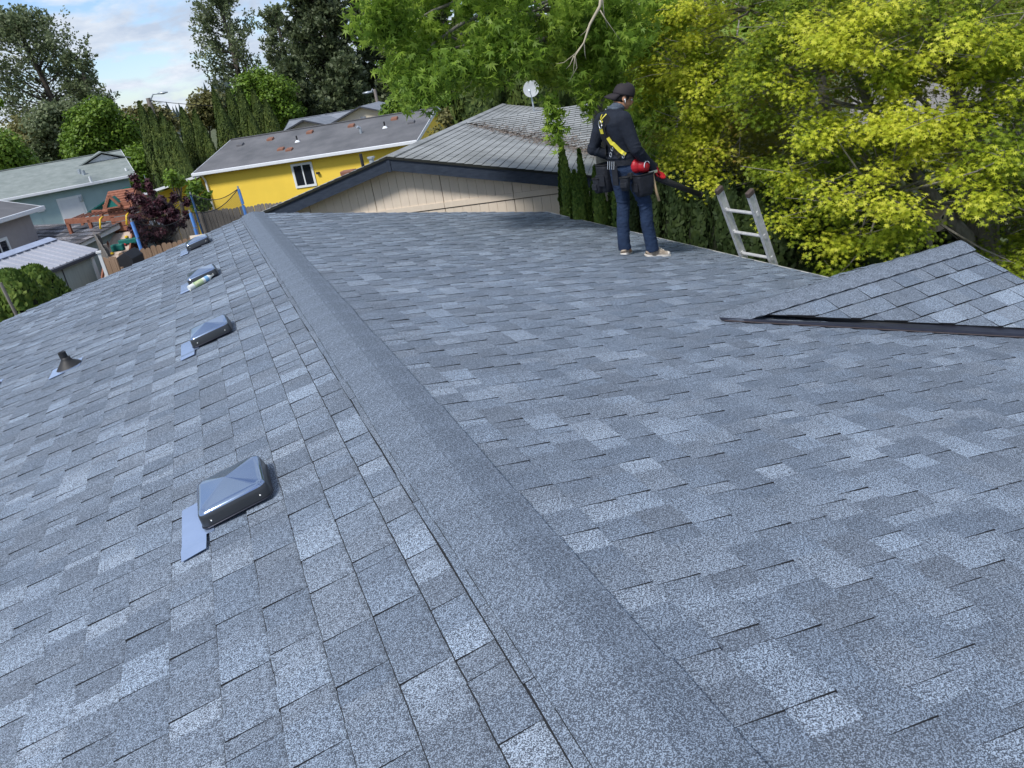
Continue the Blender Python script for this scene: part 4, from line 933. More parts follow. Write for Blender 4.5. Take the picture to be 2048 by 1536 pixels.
# ------------------------------------------------------------------ street lamps
M['polewood'] = mat('weathered_pole', (0.22, 0.19, 0.17), 0.9)
def lamp(pb, pt, pa, d, r, label):
    b = at_d(*pt, d); gz = ground_z(b[0], b[1]); e = thing('street_lamp', label, 'street lamp', (b[0], b[1], gz), 0, 'street lamps beyond the houses'); zt = b[2]-gz
    mb = MB(); mb.tube([(0, 0, 0), (0, 0, zt)], [r*1.3, r], 10); mb.build('pole', M['polewood'], e)
    a = at_plane(pa[0], pa[1], (math.sin(PS), math.cos(PS), 0), b)-np.array((b[0], b[1], gz))
    mb = MB(); p0 = Vector((0, 0, zt-.5)); p2 = Vector(a); mid = (p0+p2)/2+Vector((0, 0, .35)); mb.tube([p0, (p0+mid)/2+Vector((0, 0, .1)), mid, p2], .05, 8); mb.build('arm', M['galv'], e)
    mb = MB(); dd = (p2-p0); dd.z = 0; dd.normalize(); mb.tube([p2-dd*.1, p2+dd*.25, p2+dd*.6], [.08, .16, .06], 10, flat=.6); mb.build('lamp_head', M['galv'], e, smooth=True)
lamp((303, 225), (296, 196), (318, 187), 62, .16, 'wooden pole street lamp with curved arm between the cypress rows')
mb = MB(); wa = at_d(300, 201, 61.8); wb = at_d(700, 192, 70); mb.tube([wa+(wb-wa)*t-np.array((0, 0, 2.4*t*(1-t))) for t in np.linspace(0, 1, 12)], .022, 5); setp(mb.build('power_line', M['rubber']), 'thin power line running right from the wooden street lamp pole', 'power line')
lamp((757, 228), (749, 178), (742, 184), 58, .10, 'thin grey lamp pole behind the ridge of the grey roofed house')

# ------------------------------------------------------------------ foliage
rng = np.random.default_rng(11)
def star_leaf(lobes=7, spread=300, inner=.36, droop=.18):
    """palmate leaf in the XY plane, stem at the origin, tip towards +Y"""
    vs_ = [(0, 0, 0)]; a0 = -spread/2; n = lobes*2-1
    for i in range(n):
        a = math.radians(90+a0+spread*i/(n-1)); mid = 1-abs(i-(n-1)/2)/((n-1)/2)
        r = (0.62+.42*mid) if i % 2 == 0 else inner*(.75+.35*mid)
        vs_.append((r*math.cos(a), r*math.sin(a), -droop*r*r))
    return np.array(vs_), [(0, i+1, i+2) for i in range(n-1)]
STAR7 = star_leaf(7); STAR5 = star_leaf(5, 280, .40, .25); 
DIAM = (np.array([(0, 0, 0), (.38, .45, -.05), (0, 1, -.12), (-.38, .45, -.05)]), [(0, 1, 2, 3)])
TUFT = (np.array([(-.22, 0, 0), (.22, 0, 0), (.05, 1, .12), (-.30, .55, -.15), (.34, .6, .1)]), [(0, 1, 2), (0, 2, 3), (1, 4, 2)])
def unit(v): return v/np.maximum(np.linalg.norm(v, axis=-1, keepdims=True), 1e-9)
DROOP = (np.array([(0, 0, 0)]+[(r*math.sin(math.radians(a)), r*math.cos(math.radians(a)), -.42*r*r) for a, r in ((-112, .22), (-88, .62), (-66, .30), (-46, .88), (-22, .36), (0, 1.08), (22, .36), (46, .88), (66, .30), (88, .62), (112, .22))]), [(0, i+1, i+2) for i in range(10)])
def leaf_mesh(name, P, Nrm, Tip, size, tmpl, mt, parent, kind='stuff'):
    """P positions, Nrm leaf normals, Tip direction of the leaf tip; one mesh"""
    V, F = tmpl; n = len(P); Nrm = unit(Nrm); T = Tip-(Tip*Nrm).sum(-1, keepdims=True)*Nrm; T = unit(T); X = np.cross(T, Nrm)
    W_ = P[:, None, :]+size[:, None, None]*(V[None, :, 0:1]*X[:, None, :]+V[None, :, 1:2]*T[:, None, :]+V[None, :, 2:3]*Nrm[:, None, :])
    k = len(V); fl = len(F[0]); idx = (np.array(F)[None]+np.arange(n)[:, None, None]*k).reshape(-1)
    me = bpy.data.meshes.new(name); me.vertices.add(n*k); me.vertices.foreach_set('co', W_.reshape(-1).astype(np.float32))
    nf = n*len(F); me.loops.add(nf*fl); me.loops.foreach_set('vertex_index', idx.astype(np.int32)); me.polygons.add(nf)
    me.polygons.foreach_set('loop_start', (np.arange(nf)*fl).astype(np.int32)); me.polygons.foreach_set('loop_total', np.full(nf, fl, np.int32))
    me.materials.append(mt); me.update(calc_edges=True); o = bpy.data.objects.new(name, me); C.objects.link(o)
    if parent is not None: o.parent = parent
    if kind: o['kind'] = kind
    return o
def clump_points(clumps, total, shell=.55):
    """clumps: list of (centre, (rx, ry, rz)); leaves more on the outside and top"""
    w = np.array([c[1][0]*c[1][1]+c[1][0]*c[1][2] for c in clumps]); cnt = rng.multinomial(total, w/w.sum()); P = []; O = []
    for (c, r), k in zip(clumps, cnt):
        d = unit(rng.normal(size=(k, 3))); rad = rng.random((k, 1))**shell; q = d*rad
        P.append(np.array(c)+q*np.array(r)); O.append(d)
    return np.concatenate(P), np.concatenate(O)
def in_poly(x, y, poly):
    n = len(poly); c = False; j = n-1
    for i in range(n):
        if (poly[i][1] > y) != (poly[j][1] > y) and x < (poly[j][0]-poly[i][0])*(y-poly[i][1])/(poly[j][1]-poly[i][1])+poly[i][0]: c = not c
        j = i
    return c
def branch(mb, a, b, r0, r1, bend=.15, n=5, r_=rnd, seg=6):
    a = np.array(a, float); b = np.array(b, float); L0 = np.linalg.norm(b-a); off = np.array([r_.uniform(-1, 1) for _ in range(3)])*L0*bend; pts = []
    for i in range(n+1):
        t = i/n; pts.append(a+(b-a)*t+off*math.sin(math.pi*t)+np.array([r_.uniform(-1, 1) for _ in range(3)])*L0*.012*(0 < i < n))
    mb.tube(pts, [r0+(r1-r0)*i/n for i in range(n+1)], seg); return pts
M['bark'] = mat('grey_bark', (0.14, 0.125, 0.105), 0.9, col2=(0.30, 0.28, 0.25), scale=7, stretch=(2, 2, .8), bump=.6, bscale=20)
M['barkdark'] = mat('dark_bark', (0.045, 0.038, 0.032), 0.9, col2=(0.11, 0.095, 0.08), scale=5, bump=.5, bscale=14)
M['twig'] = mat('bare_twig', (0.42, 0.37, 0.28), 0.8)
M['maple'] = leaf_mat('maple_leaf_sunlit', [(0.14, 0.20, 0.016), (0.34, 0.42, 0.028), (0.58, 0.62, 0.05), (0.80, 0.78, 0.11)], trans=.5)  # brightest copy for the lit clumps: sunlight put into the leaf colour
M['maplemid'] = leaf_mat('maple_leaf_half_shade', [(0.08, 0.13, 0.012), (0.17, 0.25, 0.018), (0.30, 0.38, 0.03), (0.46, 0.50, 0.05)], trans=.5)  # same leaf, darker: half shade of the crown put into the colour
M['maple2'] = leaf_mat('maple_leaf_inner_shade', [(0.12, 0.14, 0.016), (0.21, 0.24, 0.024), (0.28, 0.28, 0.035), (0.26, 0.16, 0.045)], trans=.45)  # same leaf with the inner crown's shade in its colour, plus brown leaves
M['sweet'] = leaf_mat('broad_green_leaf', [(0.10, 0.18, 0.024), (0.18, 0.30, 0.036), (0.30, 0.43, 0.055), (0.42, 0.54, 0.10)], trans=.5)
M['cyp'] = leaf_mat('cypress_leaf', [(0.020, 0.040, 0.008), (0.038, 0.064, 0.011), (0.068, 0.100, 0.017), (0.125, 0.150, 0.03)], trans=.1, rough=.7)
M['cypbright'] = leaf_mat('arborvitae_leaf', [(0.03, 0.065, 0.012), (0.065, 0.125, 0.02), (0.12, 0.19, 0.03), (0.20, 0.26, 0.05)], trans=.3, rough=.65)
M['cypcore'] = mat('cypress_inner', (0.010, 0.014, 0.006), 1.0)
M['poplar'] = leaf_mat('poplar_leaf', [(0.07, 0.10, 0.045), (0.13, 0.17, 0.075), (0.21, 0.25, 0.13), (0.34, 0.37, 0.25)], trans=.4)
M['darktree'] = leaf_mat('dark_tree_leaf', [(0.04, 0.06, 0.028), (0.07, 0.095, 0.04), (0.115, 0.145, 0.065), (0.20, 0.23, 0.14)], trans=.35)
M['greentree'] = leaf_mat('fresh_green_leaf', [(0.06, 0.12, 0.014), (0.10, 0.18, 0.018), (0.15, 0.24, 0.028), (0.22, 0.31, 0.04)], trans=.3)
M['olive'] = leaf_mat('olive_leaf', [(0.09, 0.10, 0.03), (0.14, 0.14, 0.045), (0.20, 0.19, 0.07), (0.26, 0.23, 0.09)], trans=.3)
M['burg'] = leaf_mat('burgundy_leaf', [(0.020, 0.008, 0.012), (0.04, 0.014, 0.02), (0.07, 0.022, 0.032), (0.12, 0.05, 0.06)], trans=.2)
M['cypdark'] = leaf_mat('cypress_leaf_shade_tint', [(0.012, 0.026, 0.007), (0.024, 0.045, 0.010), (0.045, 0.07, 0.016)], trans=.2, rough=.7)  # darker copy for the shaded part of the row, shade put into the colour
M['conifer'] = leaf_mat('far_conifer_leaf', [(0.02, 0.035, 0.035), (0.03, 0.05, 0.045), (0.05, 0.07, 0.06)], trans=.0)

def cypress(px, ptop, d, rpx, pbot=None, label='', group=None, mt='cyp', n=5200, ts=None, name='cypress', pw=1.35, pq=.78):
    """column tree; px/ptop: where its tip is seen, rpx half width in the picture, d metres away"""
    t = at_d(px, ptop, d); gz = ground_z(t[0], t[1]); h = t[2]-gz; r = rpx/FP*d; e = thing(name, label, 'tree', (t[0], t[1], gz), 0, group)
    prof = lambda z: r*(1-max(0, z)**pw)**pq*(1-.25*(1-z)**3)
    rs = [(prof(z/12)*.90, z/12*h*.985+.05) for z in range(12)]+[(.01, h*.97)]
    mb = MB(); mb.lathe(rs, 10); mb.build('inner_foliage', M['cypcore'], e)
    mb = MB(); mb.tube([(0, 0, -.2), (0, 0, h*.5)], [.12, .06], 6); mb.build('trunk', M['barkdark'], e)
    z = rng.random(n)**.85; a = rng.random(n)*2*np.pi; lump = 1+.09*np.sin(a*5+z*9)+.07*np.sin(a*3-z*14)
    rr_ = r*np.power(np.clip(1-z**pw, 0, 1), pq)*(1-.25*(1-z)**3)*lump*(.86+.2*rng.random(n))
    P = np.stack([rr_*np.cos(a), rr_*np.sin(a), z*h], -1)
    O = np.stack([np.cos(a), np.sin(a), np.full(n, .25)], -1); tip = np.stack([np.cos(a)*.55, np.sin(a)*.55, np.full(n, 1.0)], -1)+rng.normal(size=(n, 3))*.25
    s = (ts or max(.09, 5.5/FP*d))*(.7+.6*rng.random(n)); leaf_mesh('crown', P, O+rng.normal(size=(n, 3))*.25, tip, s, TUFT, M[mt], e)
    return e
G1 = 'cypress columns left of the yellow house'
for px, pt, d, r, lab in ((278, 210, 40.5, 19, 'tall dark cypress column leftmost of the row beside the blue house roof'), (300, 222, 40, 19, 'dark cypress column second from the left in the row beside the blue house roof'),
                          (322, 232, 39.6, 19, 'dark cypress column just right of the wooden street lamp pole'), (340, 250, 39.2, 15, 'lower dark cypress column ending the left cypress row'),
                          (363, 222, 42, 20, 'tall dark cypress column at the left of the middle pair'), (388, 226, 41, 19, 'dark cypress column right of the middle pair of columns'), (408, 262, 40, 14, 'short cypress column touching the yellow house roof corner'),
                          (425, 180, 48, 15, 'narrow tall cypress column at the left of the dense clump above the yellow house'), (437, 214, 44, 23, 'broad front cypress column in the dense clump left of the yellow house ridge'), (455, 182, 47, 18, 'tall cypress column behind the broad front column'),
                          (477, 180, 46, 18, 'tall cypress column in the middle of the dense clump above the yellow house ridge'), (497, 225, 43, 16, 'lower cypress column in front of the dense clump near the yellow ridge'), (505, 185, 46, 18, 'tall cypress column second from the right of the dense clump'), (530, 205, 45, 17, 'cypress column at the right end of the clump next to the grey roofed house')):
    cypress(px, pt-4, d, r*1.30, label=lab, group=G1, n=15000, pw=2.0, ts=.105)
G2 = 'clipped hedge columns by the metal shed'
cypress(60, 536, 14.2, 42, pw=9, pq=.5, label='rounded bright cypress shrub between the metal shed and the near roof', group=G2, mt='cypbright', n=9000, ts=.07, name='hedge_shrub')
cypress(12, 545, 13.4, 44, pw=9, pq=.5, label='rounded cypress shrub at the left picture edge in front of the shed roof', group=G2, mt='cypbright', n=9000, ts=.07, name='hedge_shrub')
cypress(-30, 575, 12.8, 34, label='cypress shrub cut off by the left picture edge', group=G2, mt='cypbright', n=4000, ts=.08, name='hedge_shrub')
P = at_d(4, 565, 12.4); mb = MB(); mb.tube([(.12, 0, -2.2), (-.02, 0, 0)], .022, 8); o = mb.build('stake', M['fencewood']); o.location = P; setp(o, 'grey wooden stake leaning in front of the hedge at the left edge', 'stake')
G3 = 'dark hedge trees behind the weathered roof'
for i, (px, pt, d, r) in enumerate(((925, 30, 26, 44), (985, 20, 27, 50), (1050, 40, 26, 50), (1115, 50, 27, 50), (1180, 60, 27, 50), (1245, 50, 26, 50), (1310, 60, 25, 60))):
    cypress(px, pt, d, r, label=['wide dark hedge tree behind the left part of the weathered roof ridge', 'wide dark hedge tree left of the satellite dish', 'dark hedge tree directly behind the satellite dish', 'dark hedge tree right of the satellite dish', 'dark hedge tree behind the hanging green leaves near the person', 'dark hedge tree behind the head of the person', 'dark hedge tree behind the left edge of the yellow maple'][i], group=G3, n=9500, ts=.22, name='hedge_tree', pw=4, pq=.6)
G4 = 'arborvitae row along the roof eave'
for i, (px, pt, d, r) in enumerate(((1122, 290, 11.2, 27), (1158, 302, 11.0, 18), (1148, 345, 10.6, 30), (1190, 335, 10.5, 34), (1226, 318, 10.2, 32), (1262, 330, 10.0, 30), (1305, 345, 9.7, 34), (1350, 350, 9.5, 36), (1400, 365, 9.4, 38), (1450, 372, 9.2, 40), (1505, 380, 9.2, 42), (1560, 390, 9.2, 44), (1620, 395, 9.2, 46), (1680, 410, 9.2, 46), (1740, 440, 9.2, 46))):
    labs = ['bright pointed arborvitae at the right end of the beige gable wall', 'thin pointed arborvitae second in the row by the beige wall', 'broad low arborvitae in front of the two pointed ones', 'round topped arborvitae left of the tool pouches', 'pointed arborvitae just behind the back of the person', 'dark arborvitae behind the waist of the person', 'dark arborvitae behind the legs of the person', 'dark arborvitae right of the legs under the blower tube', 'dark arborvitae left of the ladder', 'dark arborvitae behind the left ladder rail', 'dark arborvitae behind the ladder rungs', 'dark arborvitae right of the ladder', 'dark arborvitae second to the right of the ladder', 'dark arborvitae above the start of the porch roof', 'dark arborvitae behind the porch roof ridge']
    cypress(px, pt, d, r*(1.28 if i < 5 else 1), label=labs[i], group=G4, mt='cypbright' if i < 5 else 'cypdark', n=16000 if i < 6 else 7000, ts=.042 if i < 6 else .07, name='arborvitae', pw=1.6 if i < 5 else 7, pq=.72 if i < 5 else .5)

def poly_clumps(poly, n, d0, d1, r, rz=.6, r_=None, ok=None):
    r_ = r_ or random.Random(3); xs_ = [p[0] for p in poly]; ys_ = [p[1] for p in poly]; out_ = []; tries = 0
    while len(out_) < n and tries < n*60:
        tries += 1; x, y = r_.uniform(min(xs_), max(xs_)), r_.uniform(min(ys_), max(ys_))
        if not in_poly(x, y, poly): continue
        c = at_d(x, y, r_.uniform(d0, d1)); 
        if ok and not ok(c): continue
        q = r*r_.uniform(.65, 1.3); out_.append((c, (q, q, q*rz)))
    return out_
def crown_tree(name, label, base, clumps, mt, n, size, tmpl, bark='barkdark', r0=.15, group=None, up=.6, shell=.55, jit=.9, hang=0.0, nbr=None, trunk_to=None, kmin=2):
    e = thing(name, label, 'tree', base, 0, group); B = np.array(base)
    cl = [(np.array(c)-B, r) for c, r in clumps]; mb = MB(); r_ = random.Random(len(cl))
    cen = np.mean([c for c, _ in cl], 0) if trunk_to is None else np.array(trunk_to)-B
    tr = branch(mb, (0, 0, -.2), cen*(.75 if trunk_to is None else 1), r0, r0*.45, .05, 6, r_, 8)
    for c, r in (cl if nbr is None else r_.sample(cl, min(nbr, len(cl)))):
        k = min(range(kmin, 7), key=lambda i: abs(tr[i][2]-(c[2]-.6*np.linalg.norm(c[:2]-tr[i][:2])))); branch(mb, tr[k], c, r0*.28, r0*.05, .12, 5, r_, 5)
    mb.build('trunk', M[bark], e, smooth=True)
    P, O = clump_points(cl, n, shell); k = len(P)
    Nn_ = O*.5+np.array((0, 0, up))+rng.normal(size=(k, 3))*jit*.5
    tip = O+rng.normal(size=(k, 3))*.6-np.array((0, 0, hang))
    s = size*(.65+.7*rng.random(k)); leaf_mesh('crown', P, Nn_, tip, s, tmpl, M[mt], e); return e

# --- far and middle trees, left part of the picture
def plume_tree(label, px, pbase, ptop, d, rpx, mt, nb=70, per=190, size=.24, lean=0.0, group=None, name='poplar_tree', z0=.18, up=.9, dens=1.0, seed=1, rmin=.35, only=None, bark='barkdark'):
    r_ = random.Random(seed); b = at_d(px, pbase, d); t = at_plane(px, ptop, (math.sin(PS), math.cos(PS), 0), b); gz = ground_z(b[0], b[1]); h = t[2]-gz; Rr = rpx/FP*d
    e = thing(name, label, 'tree', (b[0], b[1], gz), 0, group); mb = MB(); rt = Vector((math.cos(PS), -math.sin(PS), 0))
    tr = [np.array((rt.x*lean*(i/8)**1.5, rt.y*lean*(i/8)**1.5, h*i/8)) for i in range(9)]; mb.tube(tr, [.028*h*(1-i/9)**.8+.02 for i in range(9)], 7)
    P = []; T = []; wind = np.array((rt.x, rt.y, 0))*-.30
    for i in range(nb):
        s_ = z0+(1-z0)*(i+r_.random())/nb; kk = min(7, int(s_*8)); f = s_*8-kk; p0 = tr[kk]*(1-f)+tr[kk+1]*f
        prof = (math.sin(math.pi*min(1, ((s_-z0)/(1-z0))**.8))**.6*.8+.15)*r_.uniform(rmin+.25, 1.08); a = r_.uniform(0, 6.283); ln = Rr*prof
        dirv = np.array((math.cos(a), math.sin(a), up*r_.uniform(.5, 1.2)))+wind*.5; p1 = p0+dirv*ln*.8; p1[2] = min(p1[2], h*.97)
        pts = branch(mb, p0, p1, .006*h*(1-s_)+.02, .012, .10, 4, r_, 4)
        for q_ in range(6):
            t = .35+.65*(q_+r_.random())/6; j = min(3, int(t*4)); st = pts[j]*(1-(t*4-j))+pts[j+1]*(t*4-j)
            dv = unit(np.array((r_.gauss(0, .6), r_.gauss(0, .6), 1.0))+dirv*.5+wind*1.6); L2 = Rr*r_.uniform(.16, .30); k = int(per/6*(.6+.6*r_.random())*dens)
            u = rng.random(k); q = st+dv*L2*u[:, None]+rng.normal(size=(k, 3))*(Rr*.040*(1.15-u)+.05)[:, None]; P.append(q); T.append(np.tile(dv, (k, 1)))
    P = np.concatenate(P); T = np.concatenate(T); k = len(P); mb.build('trunk', M[bark], e, smooth=True)
    leaf_mesh('crown', P, rng.normal(size=(k, 3))+np.array((0, 0, .5)), T+rng.normal(size=(k, 3))*.5, size*(.6+.8*rng.random(k)), DIAM, M[mt], e); return e
GT = 'tall wind blown trees on the skyline'
plume_tree('big grey green poplar standing alone against the sky at the left', 165, 330, 22, 76, 128, 'poplar', nb=120, per=200, size=.22, seed=2, lean=-1.2, group=GT, z0=.16, up=.75)
plume_tree('smaller side stem of the poplar group reaching right over the green tree', 225, 320, 100, 74, 62, 'poplar', nb=45, per=160, size=.22, seed=5, group=GT, z0=.25, up=.35)
plume_tree('open tall poplar left of the dark tree mass above the cypress clump', 505, 250, -15, 84, 78, 'poplar', nb=80, per=175, size=.24, seed=8, group=GT, z0=.22, up=.7, dens=.9)
plume_tree('grey green tree between the open poplar and the dark tree mass', 602, 240, 10, 80, 48, 'poplar', nb=65, per=160, size=.23, seed=9, group=GT, up=.6)
plume_tree('dense dark tree in the middle of the skyline behind the grey roofed house', 690, 240, -60, 70, 78, 'darktree', nb=190, per=190, size=.29, seed=10, group=GT, z0=.08, up=.5)
plume_tree('dark tree right of the dense dark tree beside the hanging green leaves', 785, 240, -55, 74, 62, 'darktree', nb=120, per=150, size=.29, seed=11, group=GT, z0=.08, up=.5)
plume_tree('dark lower tree behind the thin grey lamp pole', 825, 250, 90, 66, 60, 'darktree', nb=80, per=160, size=.32, seed=12, group=GT, z0=.05, up=.4)
plume_tree('dark bushy tree at the foot of the skyline trees left of the lamp pole', 715, 260, 120, 60, 60, 'darktree', nb=80, per=160, size=.3, seed=14, group=GT, z0=.03, up=.3)
plume_tree('dark bushy tree below the grey green tree above the grey roof', 612, 262, 120, 62, 45, 'darktree', nb=70, per=160, size=.3, seed=15, group=GT, z0=.03, up=.3)
plume_tree('tree behind the hanging leaves above the hedge', 920, 250, -20, 60, 60, 'darktree', nb=80, per=150, size=.3, seed=16, group=GT, z0=.03, up=.3)
GB = 'bushy trees behind the blue house and the cypresses'
def bush(label, poly, d, n, r, leaves, mt, size, base_px, seed, group=GB, tmpl=DIAM, name='green_tree', **kw):
    cl = poly_clumps(poly, n, d-1.2, d+2, r, .8, random.Random(seed)); b = at_d(base_px[0], base_px[1], d+.5); return crown_tree(name, label, (b[0], b[1], ground_z(b[0], b[1])), cl, mt, leaves, size, tmpl, group=group, nbr=12, **kw)
bush('fresh green rounded tree behind the blue house left of the cypress row', [(150, 230), (185, 195), (225, 215), (262, 250), (280, 310), (140, 315), (138, 260)], 62, 60, .85, 21000, 'greentree', .21, (205, 320), 1)
bush('fresh green tree behind the dense cypress clump', [(490, 160), (505, 138), (545, 155), (580, 190), (592, 240), (540, 255), (480, 220)], 58, 50, .8, 18000, 'greentree', .20, (540, 260), 2)
bush('thin olive tree behind the wooden street lamp pole', [(235, 232), (275, 220), (300, 225), (345, 240), (345, 270), (240, 270)], 90, 20, 1.2, 6000, 'olive', .4, (280, 300), 3)
bush('pale olive tree between the cypress columns', [(370, 215), (400, 205), (440, 200), (450, 240), (375, 245)], 95, 16, 1.5, 5000, 'olive', .4, (410, 280), 4)
bush('olive brown shrub mass at the foot of the lone poplar', [(10, 270), (60, 235), (130, 250), (140, 320), (0, 345)], 70, 40, 1.0, 13000, 'olive', .24, (80, 340), 5)
bush('dark green tree cut by the left picture edge above the blue roof', [(-40, 280), (0, 280), (45, 310), (60, 345), (-40, 350)], 52, 28, .8, 11000, 'greentree', .19, (0, 350), 6)
bush('green leaves reaching in at the left picture edge below the poplar', [(-60, 190), (-8, 200), (0, 240), (-60, 250)], 40, 8, .3, 900, 'greentree', .2, (-160, 300), 7)
bush('dark green tree under the lone poplar', [(70, 220), (150, 200), (160, 300), (70, 320)], 68, 34, 1.0, 13000, 'poplar', .24, (120, 330), 17)
bush('leafy green bank behind the right end of the yellow house', [(785, 215), (850, 195), (910, 190), (915, 240), (800, 245)], 44, 22, .8, 9000, 'greentree', .22, (860, 260), 8, name='green_shrub')
bush('dark shrub between the grey roof and the cypresses', [(560, 215), (640, 200), (700, 205), (700, 240), (560, 250)], 66, 20, 1.5, 8000, 'darktree', .3, (620, 262), 21, name='green_shrub')
bush('small fresh green tree at the white downpipe of the yellow house', [(378, 368), (390, 364), (396, 400), (415, 372), (424, 372), (428, 410), (395, 420), (382, 395)], 30, 12, .18, 1500, 'greentree', .14, (405, 440), 9, up=.4)
bush('thin reddish yellow shrub climbing the right gable of the yellow house', [(868, 262), (885, 228), (915, 236), (922, 262), (890, 275)], 27, 12, .25, 900, 'olive', .13, (900, 280), 10, name='climbing_shrub')
bush('white flecked bush between the cypress row and the lean to roof', [(335, 350), (362, 345), (368, 362), (338, 368)], 35, 8, .3, 900, 'greentree', .14, (350, 372), 11, name='green_shrub')
bush('green shrub mass between the blue house end and the cypress row', [(258, 300), (300, 290), (345, 300), (345, 372), (262, 372)], 58, 40, .8, 13000, 'greentree', .2, (300, 372), 31, name='green_shrub')
# burgundy leaved tree in front of the lean-to
cl = poly_clumps([(262, 350), (276, 352), (285, 395), (312, 392), (338, 408), (356, 428), (350, 450), (338, 500), (300, 515), (276, 470), (262, 440), (268, 400)], 42, 24.6, 26.0, .17, .6, random.Random(6))
b = at_d(318, 500, 25.2); crown_tree('burgundy_maple', 'burgundy leaved maple between the play set and the grey fence', (b[0], b[1], ground_z(b[0], b[1])), cl+[(at_d(x, y, 25.2), (.12, .12, .16)) for x, y in ((268, 354), (274, 370), (296, 368), (300, 382), (350, 392), (372, 428), (364, 446), (258, 392), (372, 402))], 'burg', 3600, .10, STAR5, r0=.06, up=.7)
# tree line on the horizon
P = []; r2 = random.Random(9)
for i in range(1500):
    a = R(-60+r2.random()*140); d = r2.uniform(230, 330); x, y = math.sin(a)*d, math.cos(a)*d; g = ground_z(x, y); h = r2.uniform(5, 10)+(4 if math.sin(a*9) > .3 else 0); w = h*.22
    for k in range(3): P.append((x, y, g, h, w))
mb = MB()
for i in range(0, len(P), 3):
    x, y, g, h, w = P[i]
    for k in range(4):
        z0, z1 = g+h*k*.22, g+h*(.42+k*.2); ww = w*(1-.22*k)*r2.uniform(.8, 1.2); n = 5; o0 = r2.random()
        mb.add([(x+ww*math.cos(6.283*(j/n+o0)), y+ww*math.sin(6.283*(j/n+o0)), z0+r2.uniform(-.3, .3)) for j in range(n)]+[(x, y, z1)], [[j, (j+1) % n, n] for j in range(n)])
setp(mb.build('distant_tree_line', M['conifer']), 'dark bluish far tree line along the horizon', 'tree line', kind='stuff')

# --- big green tree whose leaves hang into the picture at the top centre
GREEN_POLY = [(735, -60), (738, 10), (752, 60), (770, 110), (795, 185), (830, 170), (865, 190), (885, 150), (915, 165), (940, 150), (985, 165), (1010, 130), (1050, 140), (1085, 160), (1130, 175), (1180, 170), (1215, 185), (1240, 170), (1235, 110), (1300, 60), (1340, 20), (1340, -80)]
def sweetgum():
    r_ = random.Random(21); b = at_d(1232, 300, 12.2); base = np.array((b[0], b[1], ground_z(b[0], b[1])))
    cl = poly_clumps(GREEN_POLY, 150, 8.2, 12.5, .30, .75, r_, ok=lambda c: c[2] > -.6)
    for px, py, d in ((1100, 200, 8.4), (1110, 225, 8.4), (1106, 252, 8.4), (1118, 270, 8.4), (1172, 195, 8.6), (1180, 215, 8.6), (1215, 200, 8.9), (858, 180, 9.2), (868, 150, 9.2), (842, 130, 9), (800, 175, 9), (812, 150, 9)): cl.append((at_d(px, py, d), (.11, .11, .17)))
    e = crown_tree('broadleaf_tree', 'large green broadleaf tree whose branches hang down above the weathered roof', base, cl, 'sweet', 34000, .070, DROOP, r0=.17, up=.10, shell=.75, hang=1.5, nbr=46, bark='bark', trunk_to=at_d(1215, -160, 11.8), kmin=5)
    # the nearest big leaves as parts
    k = 0; me = None; V, F = DROOP
    for c, r in sorted(cl, key=lambda q: np.linalg.norm(q[0]-CAM)):
        for j in range(6):
            if k >= 290: break
            p = c+unit(rng.normal(size=3))*np.array(r)*1.05
            if me is None:
                mb = MB(); mb.add(V*.076, [list(f) for f in F]); o = mb.build('leaf', M['sweet'], e); me = o.data
            else: o = bpy.data.objects.new('leaf', me); C.objects.link(o); o.parent = e
            o.location = p-base; o.rotation_euler = (R(rnd.uniform(150, 235)), R(rnd.uniform(-35, 35)), rnd.uniform(0, 6.28)); s_ = rnd.uniform(.75, 1.15); o.scale = (s_, s_, s_); k += 1
    # bare pale branch hanging at the top
    mb = MB(); pts = [at_d(x, y, 8.0) for x, y in ((1205, -30), (1200, 12), (1180, 48), (1168, 85), (1150, 112), (1146, 150))]; mb.tube(pts, [.018, .015, .012, .008, .005, .002], 6)
    for A, seq in ((2, ((1180, 48), (1172, 62), (1160, 72))), (3, ((1168, 85), (1150, 108), (1128, 125), (1112, 128))), (3, ((1168, 85), (1170, 110), (1172, 118))), (4, ((1148, 112), (1140, 130), (1132, 138))), (4, ((1150, 112), (1154, 135), (1140, 160))), (1, ((1200, 20), (1212, 40), (1225, 58), (1244, 85))), (1, ((1205, 0), (1208, 30), (1215, 55)))):
        mb.tube([at_d(x, y, 8.0+.05*i) for i, (x, y) in enumerate(seq)], [.007, .005, .003, .0015][:len(seq)] if len(seq) > 3 else [.006, .004, .002][:len(seq)], 5)
    mb.tube([at_d(x, y, 8.8) for x, y in ((945, 120), (948, 150), (940, 170), (928, 178))], [.004, .003, .003, .0015], 5)
    o = mb.build('dead_branch', M['twig'], e, smooth=True); o.location = -base; o['kind'] = 'stuff'
sweetgum()

